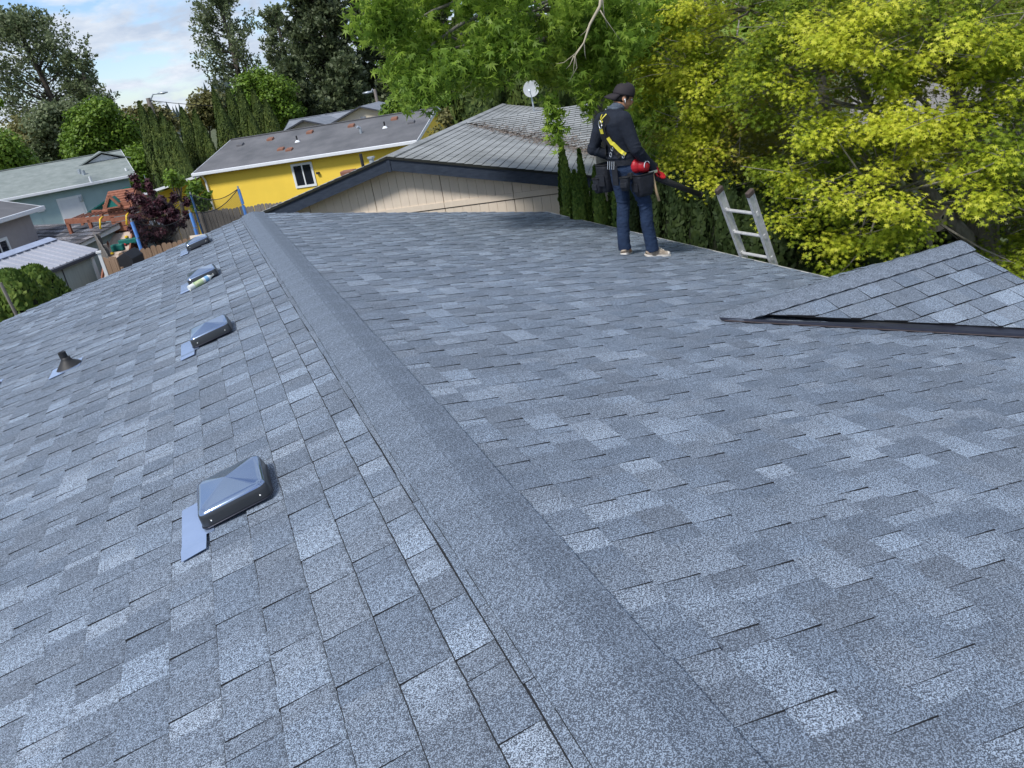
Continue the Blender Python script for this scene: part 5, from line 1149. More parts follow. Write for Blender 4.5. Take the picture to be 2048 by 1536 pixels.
# --- yellow green Japanese maple filling the right side
MAPLE_POLY = [(1300, 5), (1262, 60), (1242, 95), (1265, 150), (1290, 190), (1310, 250), (1325, 330), (1350, 370), (1400, 375), (1440, 400), (1500, 390), (1560, 410), (1590, 450), (1600, 520), (1650, 560), (1700, 545), (1740, 500), (1830, 470), (1900, 500), (1960, 560), (2048, 610), (2160, 640), (2160, -90), (1500, -90)]
def maple():
    r_ = random.Random(31); b = at_d(1905, 500, 9.6); base = np.array((b[0], b[1], -3.35)); loc = lambda *a: at_d(*a)-base
    e = thing('maple_tree', 'sprawling yellow green maple with grey leaning trunks filling the right side', 'tree', base)
    ok = lambda c: c[0] > 4.75
    lit = [(1300, 90), (1420, 60), (1480, 20), (1560, 30), (1620, 60), (1700, 60), (1740, 100), (1660, 110), (1800, 30), (1950, 60), (1500, 160), (1560, 150), (1420, 210), (1380, 170), (1340, 250), (1440, 260), (1500, 300), (1730, 240), (1800, 210), (1820, 250), (1760, 280), (1640, 250), (1600, 360), (1560, 370), (1680, 400), (1460, 360), (1400, 330), (1850, 300), (1900, 240), (2020, 90), (2020, 200), (1900, 350), (2020, 330), (2000, 420), (1690, 480), (1780, 420), (1560, 430)]
    cl = []
    for x, y in lit+[(1350, 40), (1460, 130), (1530, 90), (1600, 200), (1860, 100), (1940, 130), (1750, 350), (1650, 300)]:
        for j in range(3):
            c = at_d(x+r_.uniform(-38, 38), y+r_.uniform(-22, 22), r_.uniform(7.6, 8.6))
            if ok(c): q = r_.uniform(.20, .36); cl.append((c, (q, q, q*.55)))
    opening = [(1730, 300), (1900, 330), (2030, 370), (2035, 520), (1850, 500)]
    def ok2(c):
        q, _ = project(c); return ok(c) and not (in_poly(q[0], q[1], opening) and r_.random() < .85) and not (in_poly(q[0], q[1], [(1840, 170), (2000, 180), (2010, 270), (1850, 260)]) and r_.random() < .8)
    cl += poly_clumps([(1300, 5), (1262, 60), (1245, 95), (1265, 150), (1290, 190), (1312, 250), (1328, 330), (1350, 370), (1430, 370), (1440, 20)], 75, 8.9, 10.4, .30, .6, r_, lambda c: c[0] > 4.6)
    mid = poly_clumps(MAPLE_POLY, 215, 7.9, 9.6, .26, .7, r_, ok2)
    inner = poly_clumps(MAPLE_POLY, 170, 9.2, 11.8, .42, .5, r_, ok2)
    # trunks: several grey stems from one root, leaning apart
    stems = [([(1990, 560, 9.6), (1985, 470, 9.6), (1990, 400, 9.6), (2020, 300, 9.8), (2060, 150, 10), (2080, 0, 10)], .085), ([(1975, 560, 9.5), (1972, 470, 9.5), (1978, 380, 9.5), (1968, 250, 9.7), (1985, 120, 9.8), (1960, -20, 9.9)], .10),
             ([(1945, 560, 9.4), (1935, 470, 9.4), (1880, 420, 9.3), (1830, 350, 9.2), (1800, 310, 9.2), (1740, 220, 9.3), (1700, 120, 9.4), (1690, 20, 9.5)], .09), ([(1955, 560, 9.6), (1940, 450, 9.7), (1990, 350, 9.9), (1950, 240, 10.2), (1900, 160, 10.3), (1890, 40, 10.4)], .07),
             ([(1865, 540, 9.2), (1858, 470, 9.1), (1835, 420, 9.0), (1790, 395, 8.9), (1770, 390, 8.8)], .045), ([(1920, 440, 9.3), (1925, 380, 9.3), (1915, 300, 9.2), (1925, 215, 9.1), (1900, 170, 9.1)], .05),
             ([(1660, 330, 9.9), (1655, 240, 9.9), (1640, 150, 10), (1650, 60, 10), (1620, -30, 10)], .075), ([(1760, 560, 10.4), (1740, 420, 10.4), (1690, 330, 10.3), (1650, 240, 10.2), (1560, 130, 10.2), (1480, 80, 10.1)], .06),
             ([(1800, 350, 9.2), (1790, 352, 9.0), (1760, 350, 8.9), (1755, 375, 8.8)], .03), ([(1830, 345, 9.2), (1860, 315, 9.1), (1850, 270, 9.1), (1860, 220, 9.1)], .03),
             ([(2040, 560, 10), (2025, 470, 10), (2050, 400, 10)], .09), ([(1700, 120, 9.4), (1600, 60, 9.6), (1500, 20, 9.8), (1440, -10, 9.9)], .022), ([(1740, 220, 9.3), (1640, 190, 9.8), (1520, 180, 10.2), (1400, 160, 10.2)], .020)]
    root = np.array((0, 0, -.1))
    for i, (pts, r) in enumerate(stems):
        P_ = [loc(*p) for p in pts]
        if pts[0][1] >= 540: P_ = [np.array((P_[0][0]*.5, P_[0][1]*.5, -.1)), (P_[0]+np.array((P_[0][0]*.5, P_[0][1]*.5, 0)))/2]+P_
        # smooth the path
        Q = []; 
        for j in range(len(P_)-1):
            for t in (0, .5): Q.append(P_[j]*(1-t)+P_[j+1]*t+np.array([r_.uniform(-1, 1) for _ in range(3)])*.02)
        Q.append(P_[-1]); n = len(Q); mb = MB(); mb.tube(Q, [r*(1-.6*k/(n-1)) for k in range(n)], 9); mb.build('trunk' if pts[0][1] >= 540 else 'limb', M['bark'], e, smooth=True)
    mb = MB(); allc = cl+mid+inner; ends = [loc(*p) for pts, r in stems for p in pts[2:]]
    for c, r in allc[::2]:
        c = c-base; a = min(ends, key=lambda q: np.linalg.norm(q-c)+.4*max(0, q[2]-c[2])); branch(mb, a, c, .016, .004, .14, 5, r_, 5)
        for j in range(3): branch(mb, c, c+np.array((r_.uniform(-.4, .4), r_.uniform(-.4, .4), r_.uniform(-.05, .15))), .005, .002, .1, 3, r_, 3)
    mb.build('twigs', M['bark'], e)['kind'] = 'stuff'
    def leaves(cls, n, size, mt, nm, shell, up):
        P, O = clump_points([(c-base, r) for c, r in cls], n, shell); k = len(P)
        Nn_ = O*.35+np.array((-.12, -.3, up))+rng.normal(size=(k, 3))*.34; tip = O*np.array((1, 1, .2))+rng.normal(size=(k, 3))*.5-np.array((0, 0, .25))
        leaf_mesh(nm, P, Nn_, tip, size*(.6+.75*rng.random(k)), STAR7, M[mt], e)
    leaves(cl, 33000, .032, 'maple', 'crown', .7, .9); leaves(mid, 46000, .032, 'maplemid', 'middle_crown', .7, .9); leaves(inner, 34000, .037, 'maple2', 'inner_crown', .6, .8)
    k = 0; me = None; V, F = STAR7
    for c, r in sorted(cl, key=lambda q: np.linalg.norm(q[0]-CAM)):
        for j in range(4):
            if k >= 290: break
            p = c+unit(rng.normal(size=3)+np.array((-.3, -.8, .9)))*np.array(r)
            if me is None: mb = MB(); mb.add(V*.040, [list(f) for f in F]); o = mb.build('leaf', M['maple'], e); me = o.data
            else: o = bpy.data.objects.new('leaf', me); C.objects.link(o); o.parent = e
            o.location = p-base; o.rotation_euler = (R(rnd.uniform(-10, 50)), R(rnd.uniform(-30, 30)), rnd.uniform(0, 6.28)); s_ = rnd.uniform(.7, 1.1); o.scale = (s_, s_, s_); k += 1
    # bird house on the leaning trunk
    c = at_d(1885, 436, 9.15); bh = thing('bird_house', 'weathered wooden bird house on the leaning maple trunk', 'bird house', c-np.array((0, 0, .12)), R(-75+90))
    mb = MB(); mb.prism([(-.09, 0, 0), (.09, 0, 0), (.09, 0, .17), (0, 0, .24), (-.09, 0, .17)], (0, .16, 0)); b_ = mb.build('box', M['palewood'], bh)
    mb = MB(); mb.lathe([(.022, 0), (.022, .003)], 14, M=Matrix.Translation((0, -.0005, .13)) @ Matrix.Rotation(R(90), 4, 'X')); mb.build('entrance_hole', M['darkgap'], b_)
    for s_ in (-1, 1): mb = MB(); mb.hexa([(0, -.04, .235), (s_*.13, -.04, .135), (s_*.13, .2, .135), (0, .2, .235), (0, -.04, .25), (s_*.135, -.04, .15), (s_*.135, .2, .15), (0, .2, .25)] if s_ > 0 else [(-.13, -.04, .135), (0, -.04, .235), (0, .2, .235), (-.13, .2, .135), (-.135, -.04, .15), (0, -.04, .25), (0, .2, .25), (-.135, .2, .15)]); mb.build('roof_board', M['palewood'], bh)
maple()
# things glimpsed through the maple: a paved yard, a pale wall, shrubs behind
g = MB(); a = [at_z(1700, 250, -3.3), at_z(2300, 250, -3.3), at_z(2300, 95, -3.3), at_z(1700, 150, -3.3)]; g.add([(p[0], p[1], ground_z(p[0], p[1])+.03) for p in a], [[0, 1, 2, 3]]); g.build('pavement', M['gravel'], kind='structure')
for i, (poly, d, mt, lab) in enumerate((([(1250, 60), (1420, 60), (1440, 330), (1260, 330)], 14.5, 'sweet', 'green shrub behind the left side of the maple beside the person'), ([(1420, 0), (1700, 0), (1640, 150), (1420, 150)], 17, 'sweet', 'green tree behind the upper left of the maple'), ([(1420, 250), (1700, 280), (1740, 470), (1430, 420)], 13.5, 'darktree', 'dark shrub behind the maple above the ladder'), ([(1700, 300), (1880, 260), (2100, 300), (2100, 600), (1700, 560)], 12.8, 'darktree', 'dark shrub behind the grey maple trunks'), ([(1780, -60), (2120, -60), (2120, 90), (1800, 80)], 18, 'olive', 'brownish tree behind the upper right of the maple'))):  # darktree shrubs: the shade behind the maple is put into their leaf colour
    cl = poly_clumps(poly, 34, d-1, d+1.2, d*.042, .8, random.Random(40+i), ok=lambda c: c[0] > 5.2); b = np.mean([c for c, _ in cl], 0)
    crown_tree('background_shrub', lab, (b[0], b[1], -3.35), cl, mt, 7000, .011*d, DIAM if mt != 'sweet' else DROOP, group='shrubs seen through the maple', nbr=10, r0=.12)

# ------------------------------------------------------------------ the roofer
from mathutils.bvhtree import BVHTree
M['skin'] = mat('skin', (0.33, 0.17, 0.10), 0.55, noise=.06)
M['jacket'] = mat('navy_jacket', (0.005, 0.008, 0.016), 0.85, col2=(0.011, 0.016, 0.028), scale=9, bump=.5, bscale=14)
M['jeans'] = mat('blue_denim', (0.007, 0.017, 0.045), 0.85, col2=(0.018, 0.038, 0.085), scale=6, bump=.6, bscale=22, stretch=(1, 1, 1.6))
M['capcloth'] = mat('black_cap', (0.022, 0.018, 0.022), 0.8)
M['webbing'] = mat('black_webbing', (0.008, 0.009, 0.011), 0.8)
M['yellowweb'] = mat('yellow_webbing', (0.62, 0.55, 0.05), 0.6)
M['pouch'] = mat('black_nylon', (0.010, 0.012, 0.018), 0.75, noise=.3, scale=20, bump=.3)
M['glove'] = mat('red_glove', (0.50, 0.014, 0.02), 0.6, noise=.15, scale=30)
M['motorred'] = mat('red_housing', (0.36, 0.012, 0.02), 0.4)
M['shoe'] = mat('dirty_canvas', (0.50, 0.43, 0.34), 0.85, col2=(0.20, 0.14, 0.10), scale=14)
M['sole'] = mat('rubber_sole', (0.62, 0.58, 0.52), 0.7, noise=.12, scale=20)
M['hair'] = mat('black_hair', (0.008, 0.007, 0.006), 0.7)
M['scarf'] = mat('grey_blue_gaiter', (0.03, 0.045, 0.07), 0.9, col2=(0.09, 0.11, 0.14), scale=30, stretch=(1, 1, 3))
M['orangeplastic'] = mat('orange_plastic', (0.5, 0.09, 0.02), 0.5)
M['steel'] = mat('bright_steel', (0.7, 0.7, 0.7), 0.3, .9)
M['wood'] = mat('pale_wood_handle', (0.45, 0.32, 0.18), 0.6)
def remesh(mb, name, mt, parent, vox=.010, smooth=3):
    o = mb.build(name, mt); m1 = o.modifiers.new('r', 'REMESH'); m1.mode = 'VOXEL'; m1.voxel_size = vox; m1.use_smooth_shade = True
    m2 = o.modifiers.new('s', 'SMOOTH'); m2.factor = .5; m2.iterations = smooth
    dg = bpy.context.evaluated_depsgraph_get(); me = bpy.data.meshes.new_from_object(o.evaluated_get(dg)); me.name = name
    bpy.data.objects.remove(o); me.materials.clear(); me.materials.append(mt); n = bpy.data.objects.new(name, me); C.objects.link(n); n.parent = parent
    for p in me.polygons: p.use_smooth = True
    return n
def loft(mb, secs, n=20):
    """secs: (x, y, z, rx, ry)"""
    vs_ = [(x+rx*math.cos(6.28318*j/n), y+ry*math.sin(6.28318*j/n), z) for x, y, z, rx, ry in secs for j in range(n)]; k = len(secs)
    mb.add(vs_, [[i*n+j, i*n+(j+1) % n, (i+1)*n+(j+1) % n, (i+1)*n+j] for i in range(k-1) for j in range(n)]+[list(range(n))[::-1], [(k-1)*n+j for j in range(n)]])
def ball(mb, c, r, Mx=None, n=14):
    r = (r, r, r) if not hasattr(r, '__len__') else r; vs_ = []; fs = []; m_ = n//2
    for i in range(1, m_):
        for j in range(n): a = math.pi*i/m_; b = 2*math.pi*j/n; vs_.append(Vector((r[0]*math.sin(a)*math.cos(b), r[1]*math.sin(a)*math.sin(b), r[2]*math.cos(a))))
    t = len(vs_); vs_ += [Vector((0, 0, r[2])), Vector((0, 0, -r[2]))]
    for i in range(m_-2): fs += [[i*n+j, (i+1)*n+j, (i+1)*n+(j+1) % n, i*n+(j+1) % n] for j in range(n)]
    fs += [[t, j, (j+1) % n] for j in range(n)]+[[t+1, (m_-2)*n+(j+1) % n, (m_-2)*n+j] for j in range(n)]
    mb.add([(Mx @ v if Mx is not None else v)+Vector(c) for v in vs_], fs)
def limb(mb, pts, rad, n=14):
    mb.tube(pts, rad, n)
    for p, r in zip(pts, rad): ball(mb, p, r*.99, n=12)
def person():
    PX, PY = 3.03, 6.41; rz = R(-80); sc = .915
    e = thing('person', 'person in dark jacket, backwards cap, jeans and red gloves standing near the roof edge', 'person', (PX, PY, -PX*SS/CS+.012), rz); e.scale = (sc, sc, sc)
    gL, gR = -.035, -.075
    aL, aR = Vector((-.115, .09, .10+gL)), Vector((.10, .28, .10+gR))
    hipL, hipR = Vector((-.09, .085, .90)), Vector((.09, .095, .90)); kL, kR = Vector((-.115, .125, .49)), Vector((.115, .22, .475))
    shL, shR = Vector((-.160, .005, 1.35)), Vector((.160, .0, 1.35)); eL, eR = Vector((-.275, -.07, 1.09)), Vector((.245, .05, 1.07))
    wL, wR = Vector((-.13, .16, .95)), Vector((.185, .30, .835))
    Hc = Vector((.012, .150, 1.545)); Hm = Matrix.Rotation(R(-28), 3, 'Z') @ Matrix.Rotation(R(-24), 3, 'X'); h = lambda x, y, z: Hc+Hm @ Vector((x, y, z))
    # body: one continuous mesh
    b = MB(); loft(b, [(0, .085, .82, .10, .08), (0, .085, .90, .145, .105), (0, .07, 1.0, .13, .095), (0, .04, 1.1, .125, .09), (0, .02, 1.22, .15, .105), (0, .0, 1.33, .165, .11), (0, .005, 1.40, .15, .09), (0, .02, 1.44, .08, .065)])
    limb(b, [Vector((0, .03, 1.42)), Vector((0.0, .075, 1.47)), h(0, -.03, -.06)], [.058, .052, .052])
    for s_, hp, k, a in ((-1, hipL, kL, aL), (1, hipR, kR, aR)):
        limb(b, [hp, (hp+k)/2, k, (k*.6+a*.4)+Vector((0, -.012, 0)), a, a+Vector((0, .05, -.06))], [.085, .07, .052, .052, .036, .032])
    for sh, el, w in ((shL, eL, wL), (shR, eR, wR)): limb(b, [sh, (sh+el)/2, el, (el+w)/2, w], [.055, .045, .038, .036, .027])
    ball(b, h(0, -.008, .03), (.074, .094, .088), Hm); ball(b, h(0, .025, -.045), (.055, .062, .062), Hm); ball(b, h(0, .058, -.083), (.026, .022, .02), Hm)
    ball(b, h(0, .094, -.018), (.011, .017, .022), Hm); ball(b, h(0, .088, -.045), (.022, .012, .010), Hm); ball(b, h(0, .082, .022), (.05, .016, .01), Hm)
    for s_ in (-1, 1): ball(b, h(s_*.074, -.005, -.012), (.010, .020, .031), Hm)
    remesh(b, 'body', M['skin'], e, .008, 2)
    for s_ in (-1, 1):
        m_ = MB(); ball(m_, h(s_*.027, .079, .002), .0095); m_.build('eye', M['sole'], e, smooth=True)
        m_ = MB(); ball(m_, h(s_*.028, .0890, .001), .005); m_.build('pupil', M['hair'], e, smooth=True)
        m_ = MB(); ball(m_, h(s_*.030, .090, .022), (.018, .006, .004), Hm); m_.build('eyebrow', M['hair'], e, smooth=True)
    m_ = MB(); ball(m_, h(0, .0955, -.046), (.018, .004, .003), Hm); m_.build('mouth', M['orangeplastic'] if False else M['skin'], e, smooth=True)
    m_ = MB(); ball(m_, h(0, -.018, .036), (.079, .092, .088), Hm); ball(m_, h(0, -.04, -.02), (.070, .062, .05), Hm); 
    for s_ in (-1, 1): ball(m_, h(s_*.066, .025, .012), (.012, .02, .03), Hm)
    remesh(m_, 'hair', M['hair'], e, .008, 1)
    m_ = MB(); ball(m_, h(.086, .002, -.018), (.007, .009, .009), Hm); m_.tube([h(.088, .006, -.02), h(.089, .014, -.045)], .0035, 8); m_.build('earbud', M['white'], e, smooth=True)
    # cap worn backwards
    m_ = MB(); n = 22; vs_ = []; prof = [(.090, .100, .018), (.092, .103, .035), (.088, .099, .070), (.074, .084, .103), (.048, .055, .124), (.014, .016, .131)]
    for rx, ry, z in prof: vs_ += [h(rx*math.cos(6.28318*j/n), -.008+ry*math.sin(6.28318*j/n), z+.010*math.sin(6.28318*j/n)) for j in range(n)]
    m_.add(vs_, [[i*n+j, i*n+(j+1) % n, (i+1)*n+(j+1) % n, (i+1)*n+j] for i in range(5) for j in range(n)]+[[5*n+j for j in range(n)]])
    cp = m_.build('cap', M['capcloth'], e, smooth=True); cp.modifiers.new('t', 'SOLIDIFY').thickness = -.004
    m_ = MB(); vs_ = []
    for i in range(4):
        t = i/3
        for j in range(9):
            a = R(205+130*j/8); w_ = 1.0-.12*t; vs_.append(h(.088*w_*math.cos(a), -.008+.100*math.sin(a)-.078*t*abs(math.sin(a)), .018+.010*math.sin(a)-.030*t*1.2-.02*t*t-.012*abs(math.cos(a))*t))
    m_.add(vs_, [[i*9+j, i*9+j+1, (i+1)*9+j+1, (i+1)*9+j] for i in range(3) for j in range(8)]); bo = m_.build('cap_bill', M['capcloth'], cp, smooth=True); bo.modifiers.new('t', 'SOLIDIFY').thickness = .005
    m_ = MB(); ball(m_, h(0, -.008, .142), (.008, .008, .004)); m_.build('cap_button', M['capcloth'], cp, smooth=True)
    # clothes
    j_ = MB(); loft(j_, [(0, .075, .935, .160, .125), (0, .07, .98, .168, .128), (0, .055, 1.06, .158, .118), (0, .035, 1.14, .165, .122), (0, .015, 1.24, .185, .132), (0, -.005, 1.33, .198, .132), (0, -.005, 1.39, .185, .115), (0, .01, 1.435, .12, .09), (0, .03, 1.46, .08, .07)], 24)
    for sh, el, w in ((shL, eL, wL), (shR, eR, wR)):
        limb(j_, [sh+Vector((0, 0, .008)), sh*.45+el*.55, el, el*.5+w*.5, w], [.084, .070, .062, .054, .046])
    r2 = random.Random(12)
    for sh, el, w in ((shL, eL, wL), (shR, eR, wR)):       # fabric rolls at the elbow and cuff
        for t in (.75, .88, 1.0, 1.15, 1.5, 1.85):
            p = sh+(el-sh)*t if t <= 1 else el+(w-el)*(t-1); rr_ = .064 if t < 1.3 else .052; d = ((el-sh) if t <= 1 else (w-el)).normalized(); q = Matrix.Rotation(r2.uniform(-.4, .4), 3, 'X') @ d.to_track_quat('Z', 'Y').to_matrix()
            ball(j_, p+Vector((r2.uniform(-.004, .004),)*3), (rr_*1.06, rr_*1.06, .011), q)
    for z in (1.0, 1.05, 1.11): loft(j_, [(0, .055+r2.uniform(-.004, .004), z-.012, .15, .11), (0, .055, z, .169, .129), (0, .055, z+.012, .15, .11)], 24)
    jk = remesh(j_, 'jacket', M['jacket'], e, .0075, 2)
    t_ = MB(); loft(t_, [(0, .085, .80, .13, .10), (0, .085, .86, .158, .126), (0, .08, .93, .160, .125), (0, .07, 1.0, .150, .115)], 24)
    for hp, k, a in ((hipL, kL, aL), (hipR, kR, aR)):
        pts = [hp, hp*.6+k*.4, k+Vector((0, .005, .03)), k*.6+a*.4+Vector((0, -.015, 0)), a+Vector((0, -.008, .04)), a+Vector((0, .0, -.035))]; limb(t_, pts[:-1], [.098, .090, .070, .066, .064]); t_.tube(pts[3:], [.066, .066, .070], 16)
        for t in (.2, .35, .8, .9, 1.0, 1.1, 1.25, 1.6, 1.75, 1.88):
            p = hp+(k-hp)*t if t <= 1 else k+(a-k)*(t-1); rr_ = .096-.026*min(1, t)-.004*max(0, t-1); ball(t_, p+Vector((r2.uniform(-.005, .005), r2.uniform(-.004, .004), 0)), (rr_*1.03, rr_*1.03, .012), Matrix.Rotation(r2.uniform(-.5, .5), 3, 'X') @ Matrix.Rotation(r2.uniform(-.4, .4), 3, 'Y'))
    remesh(t_, 'jeans', M['jeans'], e, .0075, 2)
    g_ = MB(); 
    for k in range(4): 
        c = Vector((0, .03, 1.435))+(Vector((0.005, .085, 1.475))-Vector((0, .03, 1.435)))*k/3; ball(g_, c+Vector((.004*(-1)**k, 0, 0)), (.086-.006*k, .084-.005*k, .024), Matrix.Rotation(R(-32), 3, 'X'))
    remesh(g_, 'neck_gaiter', M['scarf'], e, .007, 1)
    # shoes
    for a, ang, g0 in ((aL, 38, gL), (aR, -16, gR)):
        Rz = Matrix.Rotation(R(ang), 3, 'Z'); T = lambda x, y, z: Vector((a.x, a.y, g0))+Rz @ Vector((x, y, z-y*.20))
        sh_ = MB(); secs = [(-.075, .030, .03), (-.05, .042, .095), (0, .044, .10), (.05, .043, .085), (.10, .046, .06), (.15, .044, .045), (.185, .03, .035)]
        n = 12; vs_ = []
        for y, w_, hh in secs:
            for q in range(n): b_ = math.pi*q/(n-1); vs_.append(T(w_*math.cos(b_), y, .018+hh*math.sin(b_)**.8))
        k = len(secs); sh_.add(vs_, [[i*n+q, i*n+q+1, (i+1)*n+q+1, (i+1)*n+q] for i in range(k-1) for q in range(n-1)]+[[i*n, (i+1)*n, (i+1)*n+n-1, i*n+n-1] for i in range(k-1)]+[list(range(n)), [(k-1)*n+q for q in range(n)][::-1]])
        so = sh_.build('shoe', M['shoe'], e, smooth=True)
        s2 = MB(); out_ = [(-.03, -.085), (.03, -.085), (.044, -.05), (.042, 0), (.048, .09), (.046, .15), (.028, .195), (0, .205), (-.028, .195), (-.046, .15), (-.048, .09), (-.042, 0), (-.044, -.05)]
        s2.prism([T(x, y, 0) for x, y in out_][::-1], tuple(Vector((0, 0, .028)))); s2.build('sole', M['sole'], so, bevel=.004)
        s3 = MB(); ball(s3, T(0, .165, .035), (.040, .034, .024), Rz); s3.build('toe_cap', M['sole'], so, smooth=True)
        s4 = MB()
        for i in range(4): y = .055+i*.022; s4.tube([T(-.022, y, .108-i*.012), T(0, y+.004, .115-i*.013), T(.022, y, .108-i*.012)], .004, 6)
        s4.build('laces', M['sole'], so)
    # harness straps wrapped on the jacket
    dg = bpy.context.evaluated_depsgraph_get(); bm = bmesh.new(); bm.from_mesh(jk.data); bvh = BVHTree.FromBMesh(bm); bm.free()
    def surf(ang, z, off=.007):
        c = Vector((0, .02 if z > 1.15 else .055, z)); d = Vector((math.cos(R(ang)), math.sin(R(ang)), 0)); hit = bvh.ray_cast(c+d*.9, -d)
        return (hit[0]+d*off, d) if hit[0] is not None else (c+d*.16, d)
    def strap(name, path, w, mt, off=.006, par=e, n=26):
        P_ = []
        for i in range(n+1):
            f = i/n*(len(path)-1); k = min(int(f), len(path)-2); f -= k; P_.append(surf(path[k][0]*(1-f)+path[k+1][0]*f, path[k][1]*(1-f)+path[k+1][1]*f, off))
        vs_ = []
        for i, (p, d) in enumerate(P_):
            t = (P_[min(i+1, n)][0]-P_[max(i-1, 0)][0]).normalized(); s_ = t.cross(d).normalized()*w/2; vs_ += [p-s_, p+s_, p+s_+d*.005, p-s_+d*.005]
        m_ = MB(); m_.add(vs_, [[4*i+a, 4*i+(a+1) % 4, 4*i+4+(a+1) % 4, 4*i+4+a] for i in range(n) for a in range(4)]); return m_.build(name, M[mt], par)
    strap('shoulder_strap', [(-120, 1.40), (-102, 1.36), (-84, 1.25), (-60, 1.12), (-35, 1.02)], .075, 'webbing'); strap('shoulder_strap', [(-55, 1.40), (-80, 1.35), (-95, 1.25), (-115, 1.12), (-135, 1.02)], .075, 'webbing')
    strap('harness_pad', [(-92, 1.41), (-90, 1.30), (-90, 1.22), (-89, 1.14)], .085, 'webbing', .010)
    strap('yellow_strap', [(-104, 1.425), (-97, 1.39), (-92, 1.355)], .026, 'yellowweb', .014); strap('yellow_strap', [(-70, 1.425), (-82, 1.39), (-89, 1.355)], .026, 'yellowweb', .014)
    strap('yellow_strap', [(-94, 1.30), (-94, 1.25)], .045, 'yellowweb', .016, n=4); strap('yellow_strap', [(-72, 1.21), (-58, 1.14), (-40, 1.075), (-22, 1.03)], .036, 'yellowweb', .012)
    strap('chest_strap', [(60, 1.40), (70, 1.2), (60, 1.02)], .045, 'webbing'); strap('chest_strap', [(120, 1.40), (110, 1.2), (120, 1.02)], .045, 'webbing')
    p, d = surf(-92, 1.345, .022); m_ = MB(); m_.tube([p+Vector((.022*math.cos(a), 0, .038*math.sin(a)-.005)) for a in np.linspace(0, 6.283, 13)], .005, 6); m_.build('d_ring', M['steel'], e, smooth=True)
    for ang, z in ((-70, 1.10), (-84, 1.04), (-30, 1.02)): p, d = surf(ang, z, .016); m_ = MB(); m_.tube([p+Vector((.016*math.cos(a), 0, .022*math.sin(a))) for a in np.linspace(0, 6.283, 9)], .004, 6); m_.build('buckle', M['steel'], e)
    # tool belt and pouches
    m_ = MB(); loft(m_, [(0, .078, .925, .176, .140), (0, .078, .975, .178, .142)], 28); m_.build('tool_belt', M['pouch'], e, smooth=False)
    for x in (-.03, .035): m_ = MB(); q = Vector((x, -.075, .93)); m_.tube([q+Vector((-.016, 0, .045)), q+Vector((-.016, -.012, -.03)), q+Vector((.016, -.012, -.03)), q+Vector((.016, 0, .045))], .0035, 6); m_.build('tool_hook', M['steel'], e)
    def pouch(c, w_, d_, hh, ang):
        Mx = Matrix.Translation(c) @ Matrix.Rotation(R(ang), 4, 'Z'); m_ = MB(); n = 20; vs_ = []
        for t, k in ((0, .70), (.12, .88), (.5, 1.0), (.85, 1.03), (1, 1.05)):
            vs_ += [Mx @ Vector((x*k, y*k, hh*(t-1))) for x, y in rounded_rect(w_/2, d_/2, min(w_, d_)*.3)]
        m_.add(vs_, [[i*n+j, i*n+(j+1) % n, (i+1)*n+(j+1) % n, (i+1)*n+j] for i in range(4) for j in range(n)]+[list(range(n))[::-1]]); o = m_.build('pouch', M['pouch'], e, smooth=True); o.modifiers.new('t', 'SOLIDIFY').thickness = .006
        m_ = MB(); m_.tube([Mx @ Vector((x*1.06, y*1.06, 0)) for x, y in rounded_rect(w_/2, d_/2, min(w_, d_)*.3)]+[Mx @ Vector((rounded_rect(w_/2, d_/2, min(w_, d_)*.3)[0][0]*1.06, rounded_rect(w_/2, d_/2, min(w_, d_)*.3)[0][1]*1.06, 0))], .007, 6); m_.build('pouch_rim', M['webbing'], o)
        m_ = MB(); m_.box((-w_*.4, -d_*.52-.012, -hh*.75), (w_*.4, -d_*.5, -hh*.35), M=Mx); m_.build('front_pocket', M['pouch'], o, bevel=.006)
    pouch(Vector((-.215, .03, .93)), .15, .20, .28, 8); pouch(Vector((.20, .15, .815)), .12, .20, .215, -6); pouch(Vector((.165, -.055, .82)), .09, .07, .13, 25); pouch(Vector((-.255, -.05, .80)), .09, .12, .15, 0)
    m_ = MB(); m_.box((.01, -.085, .74), (.09, -.070, .93)); m_.build('belt_flap', M['pouch'], e, bevel=.004)
    # gloved hands: palm, four fingers and a thumb closed round the blower
    ax0, ax1 = Vector((.15, .28, .775)), Vector((.13, .98, .43)); axd = (ax1-ax0).normalized()
    def hand(w, hc, grip, r, side):
        """w wrist, hc palm centre, grip axis direction, r radius of what is held"""
        m_ = MB(); g = grip.normalized(); out = (hc-w).normalized(); nrm = g.cross(out).normalized()*side
        Mx = Matrix((g, out, nrm)).transposed(); ball(m_, hc, (.050, .056, .025), Mx); limb(m_, [w, w*.4+hc*.6], [.034, .030], 10)
        for i in range(4):
            o_ = (i-1.5)*.020; L_ = (.036, .041, .038, .030)[i]; k0 = hc+g*o_+out*.038; k1 = k0+out*L_*.8-nrm*.010; k2 = k1-nrm*(L_*.9)+out*.004; k3 = k2-nrm*.012-out*L_*.6; limb(m_, [k0, k1, k2, k3], [.0135, .0128, .0120, .0110], 8)
        t0 = hc-g*.036-out*.015-nrm*.006; t1 = t0-g*.012+out*.018-nrm*.024; t2 = t1+out*.012-nrm*.030+g*.012; limb(m_, [t0, t1, t2], [.014, .012, .010], 8)
        o = remesh(m_, 'glove', M['glove'], e, .005, 1)
        c_ = MB(); c_.tube([w-out*.012, w+out*.024], [.043, .040], 14); c_.build('glove_cuff', M['glove'], o, smooth=False)
        s_ = MB(); s_.box((-.018, -.012, .0185), (.018, .020, .0215), M=Matrix.Translation(hc) @ Mx.to_4x4()); s_.build('glove_patch', M['white'], o)
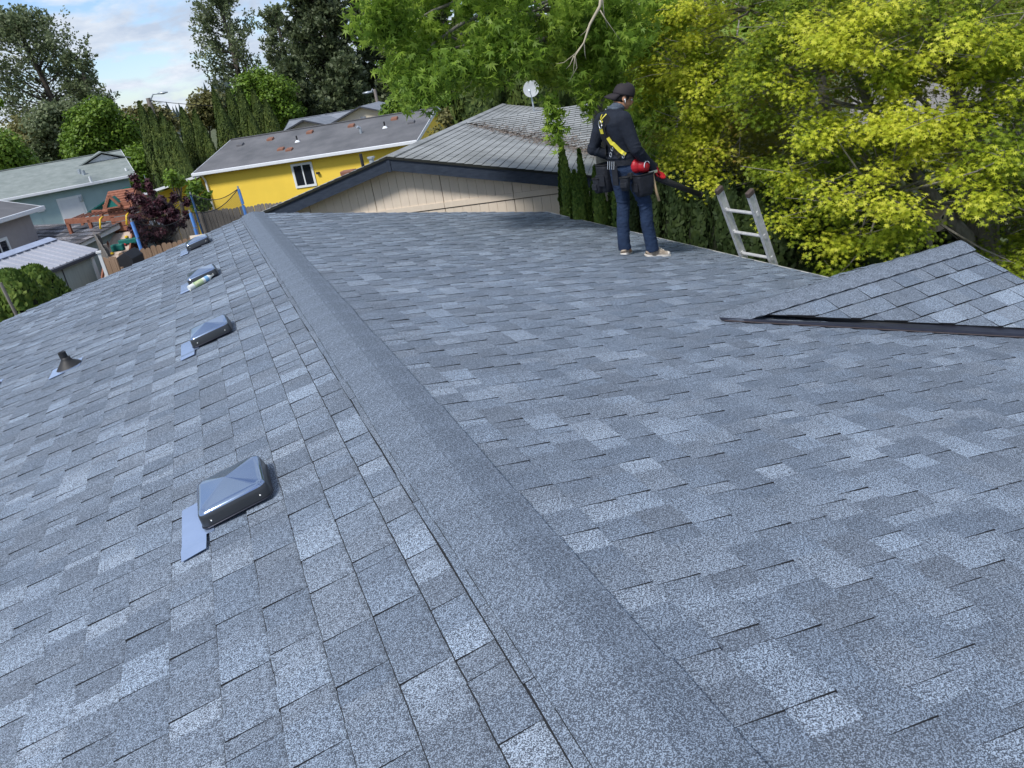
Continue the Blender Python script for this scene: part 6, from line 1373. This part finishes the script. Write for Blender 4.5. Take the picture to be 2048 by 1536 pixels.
    hand(wR, Vector((.175, .375, .792)), axd, .03, 1); hand(wL, Vector((-.05, .225, .915)), Vector((.3, 1, -.2)), .03, 1)
    # ---- leaf blower, held: a thing of its own
    MW = Matrix.Translation((PX, PY, -PX*SS/CS+.012)) @ Matrix.Rotation(rz, 4, 'Z') @ Matrix.Diagonal((sc, sc, sc, 1))
    o0 = MW @ Vector((.15, .2, .86)); bl = thing('leaf_blower', 'leaf blower with red motor housing and long black tube in the hands of the person', 'leaf blower', (0, 0, 0)); bl.matrix_world = Matrix.Translation(o0) @ Matrix.Rotation(rz, 4, 'Z') @ Matrix.Diagonal((sc, sc, sc, 1)); O = Vector((.15, .2, .86))
    m_ = MB(); m_.tube([ax0-O, ax0+(ax1-ax0)*.5-O, ax1-O], [.036, .032, .028], 16); m_.build('tube', M['rubber'], bl, smooth=True)
    m_ = MB(); m_.tube([ax1-axd*.012-O, ax1+axd*.012-O], [.031, .031], 16); m_.build('nozzle_ring', M['rubber'], bl)
    m_ = MB(); m_.tube([ax0-axd*.06-O, ax0+axd*.03-O], [.055, .040], 16); m_.build('intake', M['rubber'], bl, smooth=True)
    m_ = MB(); ball(m_, Vector((.205, .16, .895))-O, (.060, .075, .070)); ball(m_, Vector((.17, .10, .90))-O, (.05, .065, .072)); ball(m_, Vector((.17, .24, .86))-O, (.045, .06, .05)); remesh(m_, 'motor_housing', M['motorred'], bl, .006, 2)
    m_ = MB(); m_.tube([Vector((.262, .16+.036*math.cos(a), .895+.042*math.sin(a)))-O for a in np.linspace(R(20), R(200), 10)], .004, 6); m_.build('white_arc', M['white'], bl, smooth=True)
    m_ = MB(); m_.tube([Vector((.15, .20, .90))-O, Vector((.16, .28, .93))-O, Vector((.17, .36, .86))-O, Vector((.15, .40, .76))-O], .017, 10); m_.build('handle', M['rubber'], bl, smooth=True)
    m_ = MB(); m_.tube([Vector((.185, .27, .86))-O, Vector((.185, .33, .815))-O], [.028, .022], 10); m_.build('trigger_grip', M['orangeplastic'], bl, smooth=True)
    m_ = MB(); m_.box(tuple(Vector((.10, .02, .78))-O), tuple(Vector((.17, .10, .85))-O)); m_.build('battery', M['rubber'], bl, bevel=.01)
    # ---- hammer hanging in the right pouch
    hm = thing('hammer', 'hammer whose pale wooden handle hangs below the right tool pouch', 'hammer', (0, 0, 0)); O2 = Vector((.235, .245, .76)); hm.matrix_world = Matrix.Translation(MW @ O2) @ Matrix.Rotation(rz, 4, 'Z') @ Matrix.Diagonal((sc, sc, sc, 1))
    m_ = MB(); m_.tube([(0, 0, .05), (.01, .01, -.08), (.02, .04, -.24)], [.012, .013, .015], 10); m_.build('handle', M['wood'], hm, smooth=True)
    m_ = MB(); m_.box((-.013, -.05, .04), (.013, .06, .066)); m_.build('head', M['steel'], hm, bevel=.004)
person()
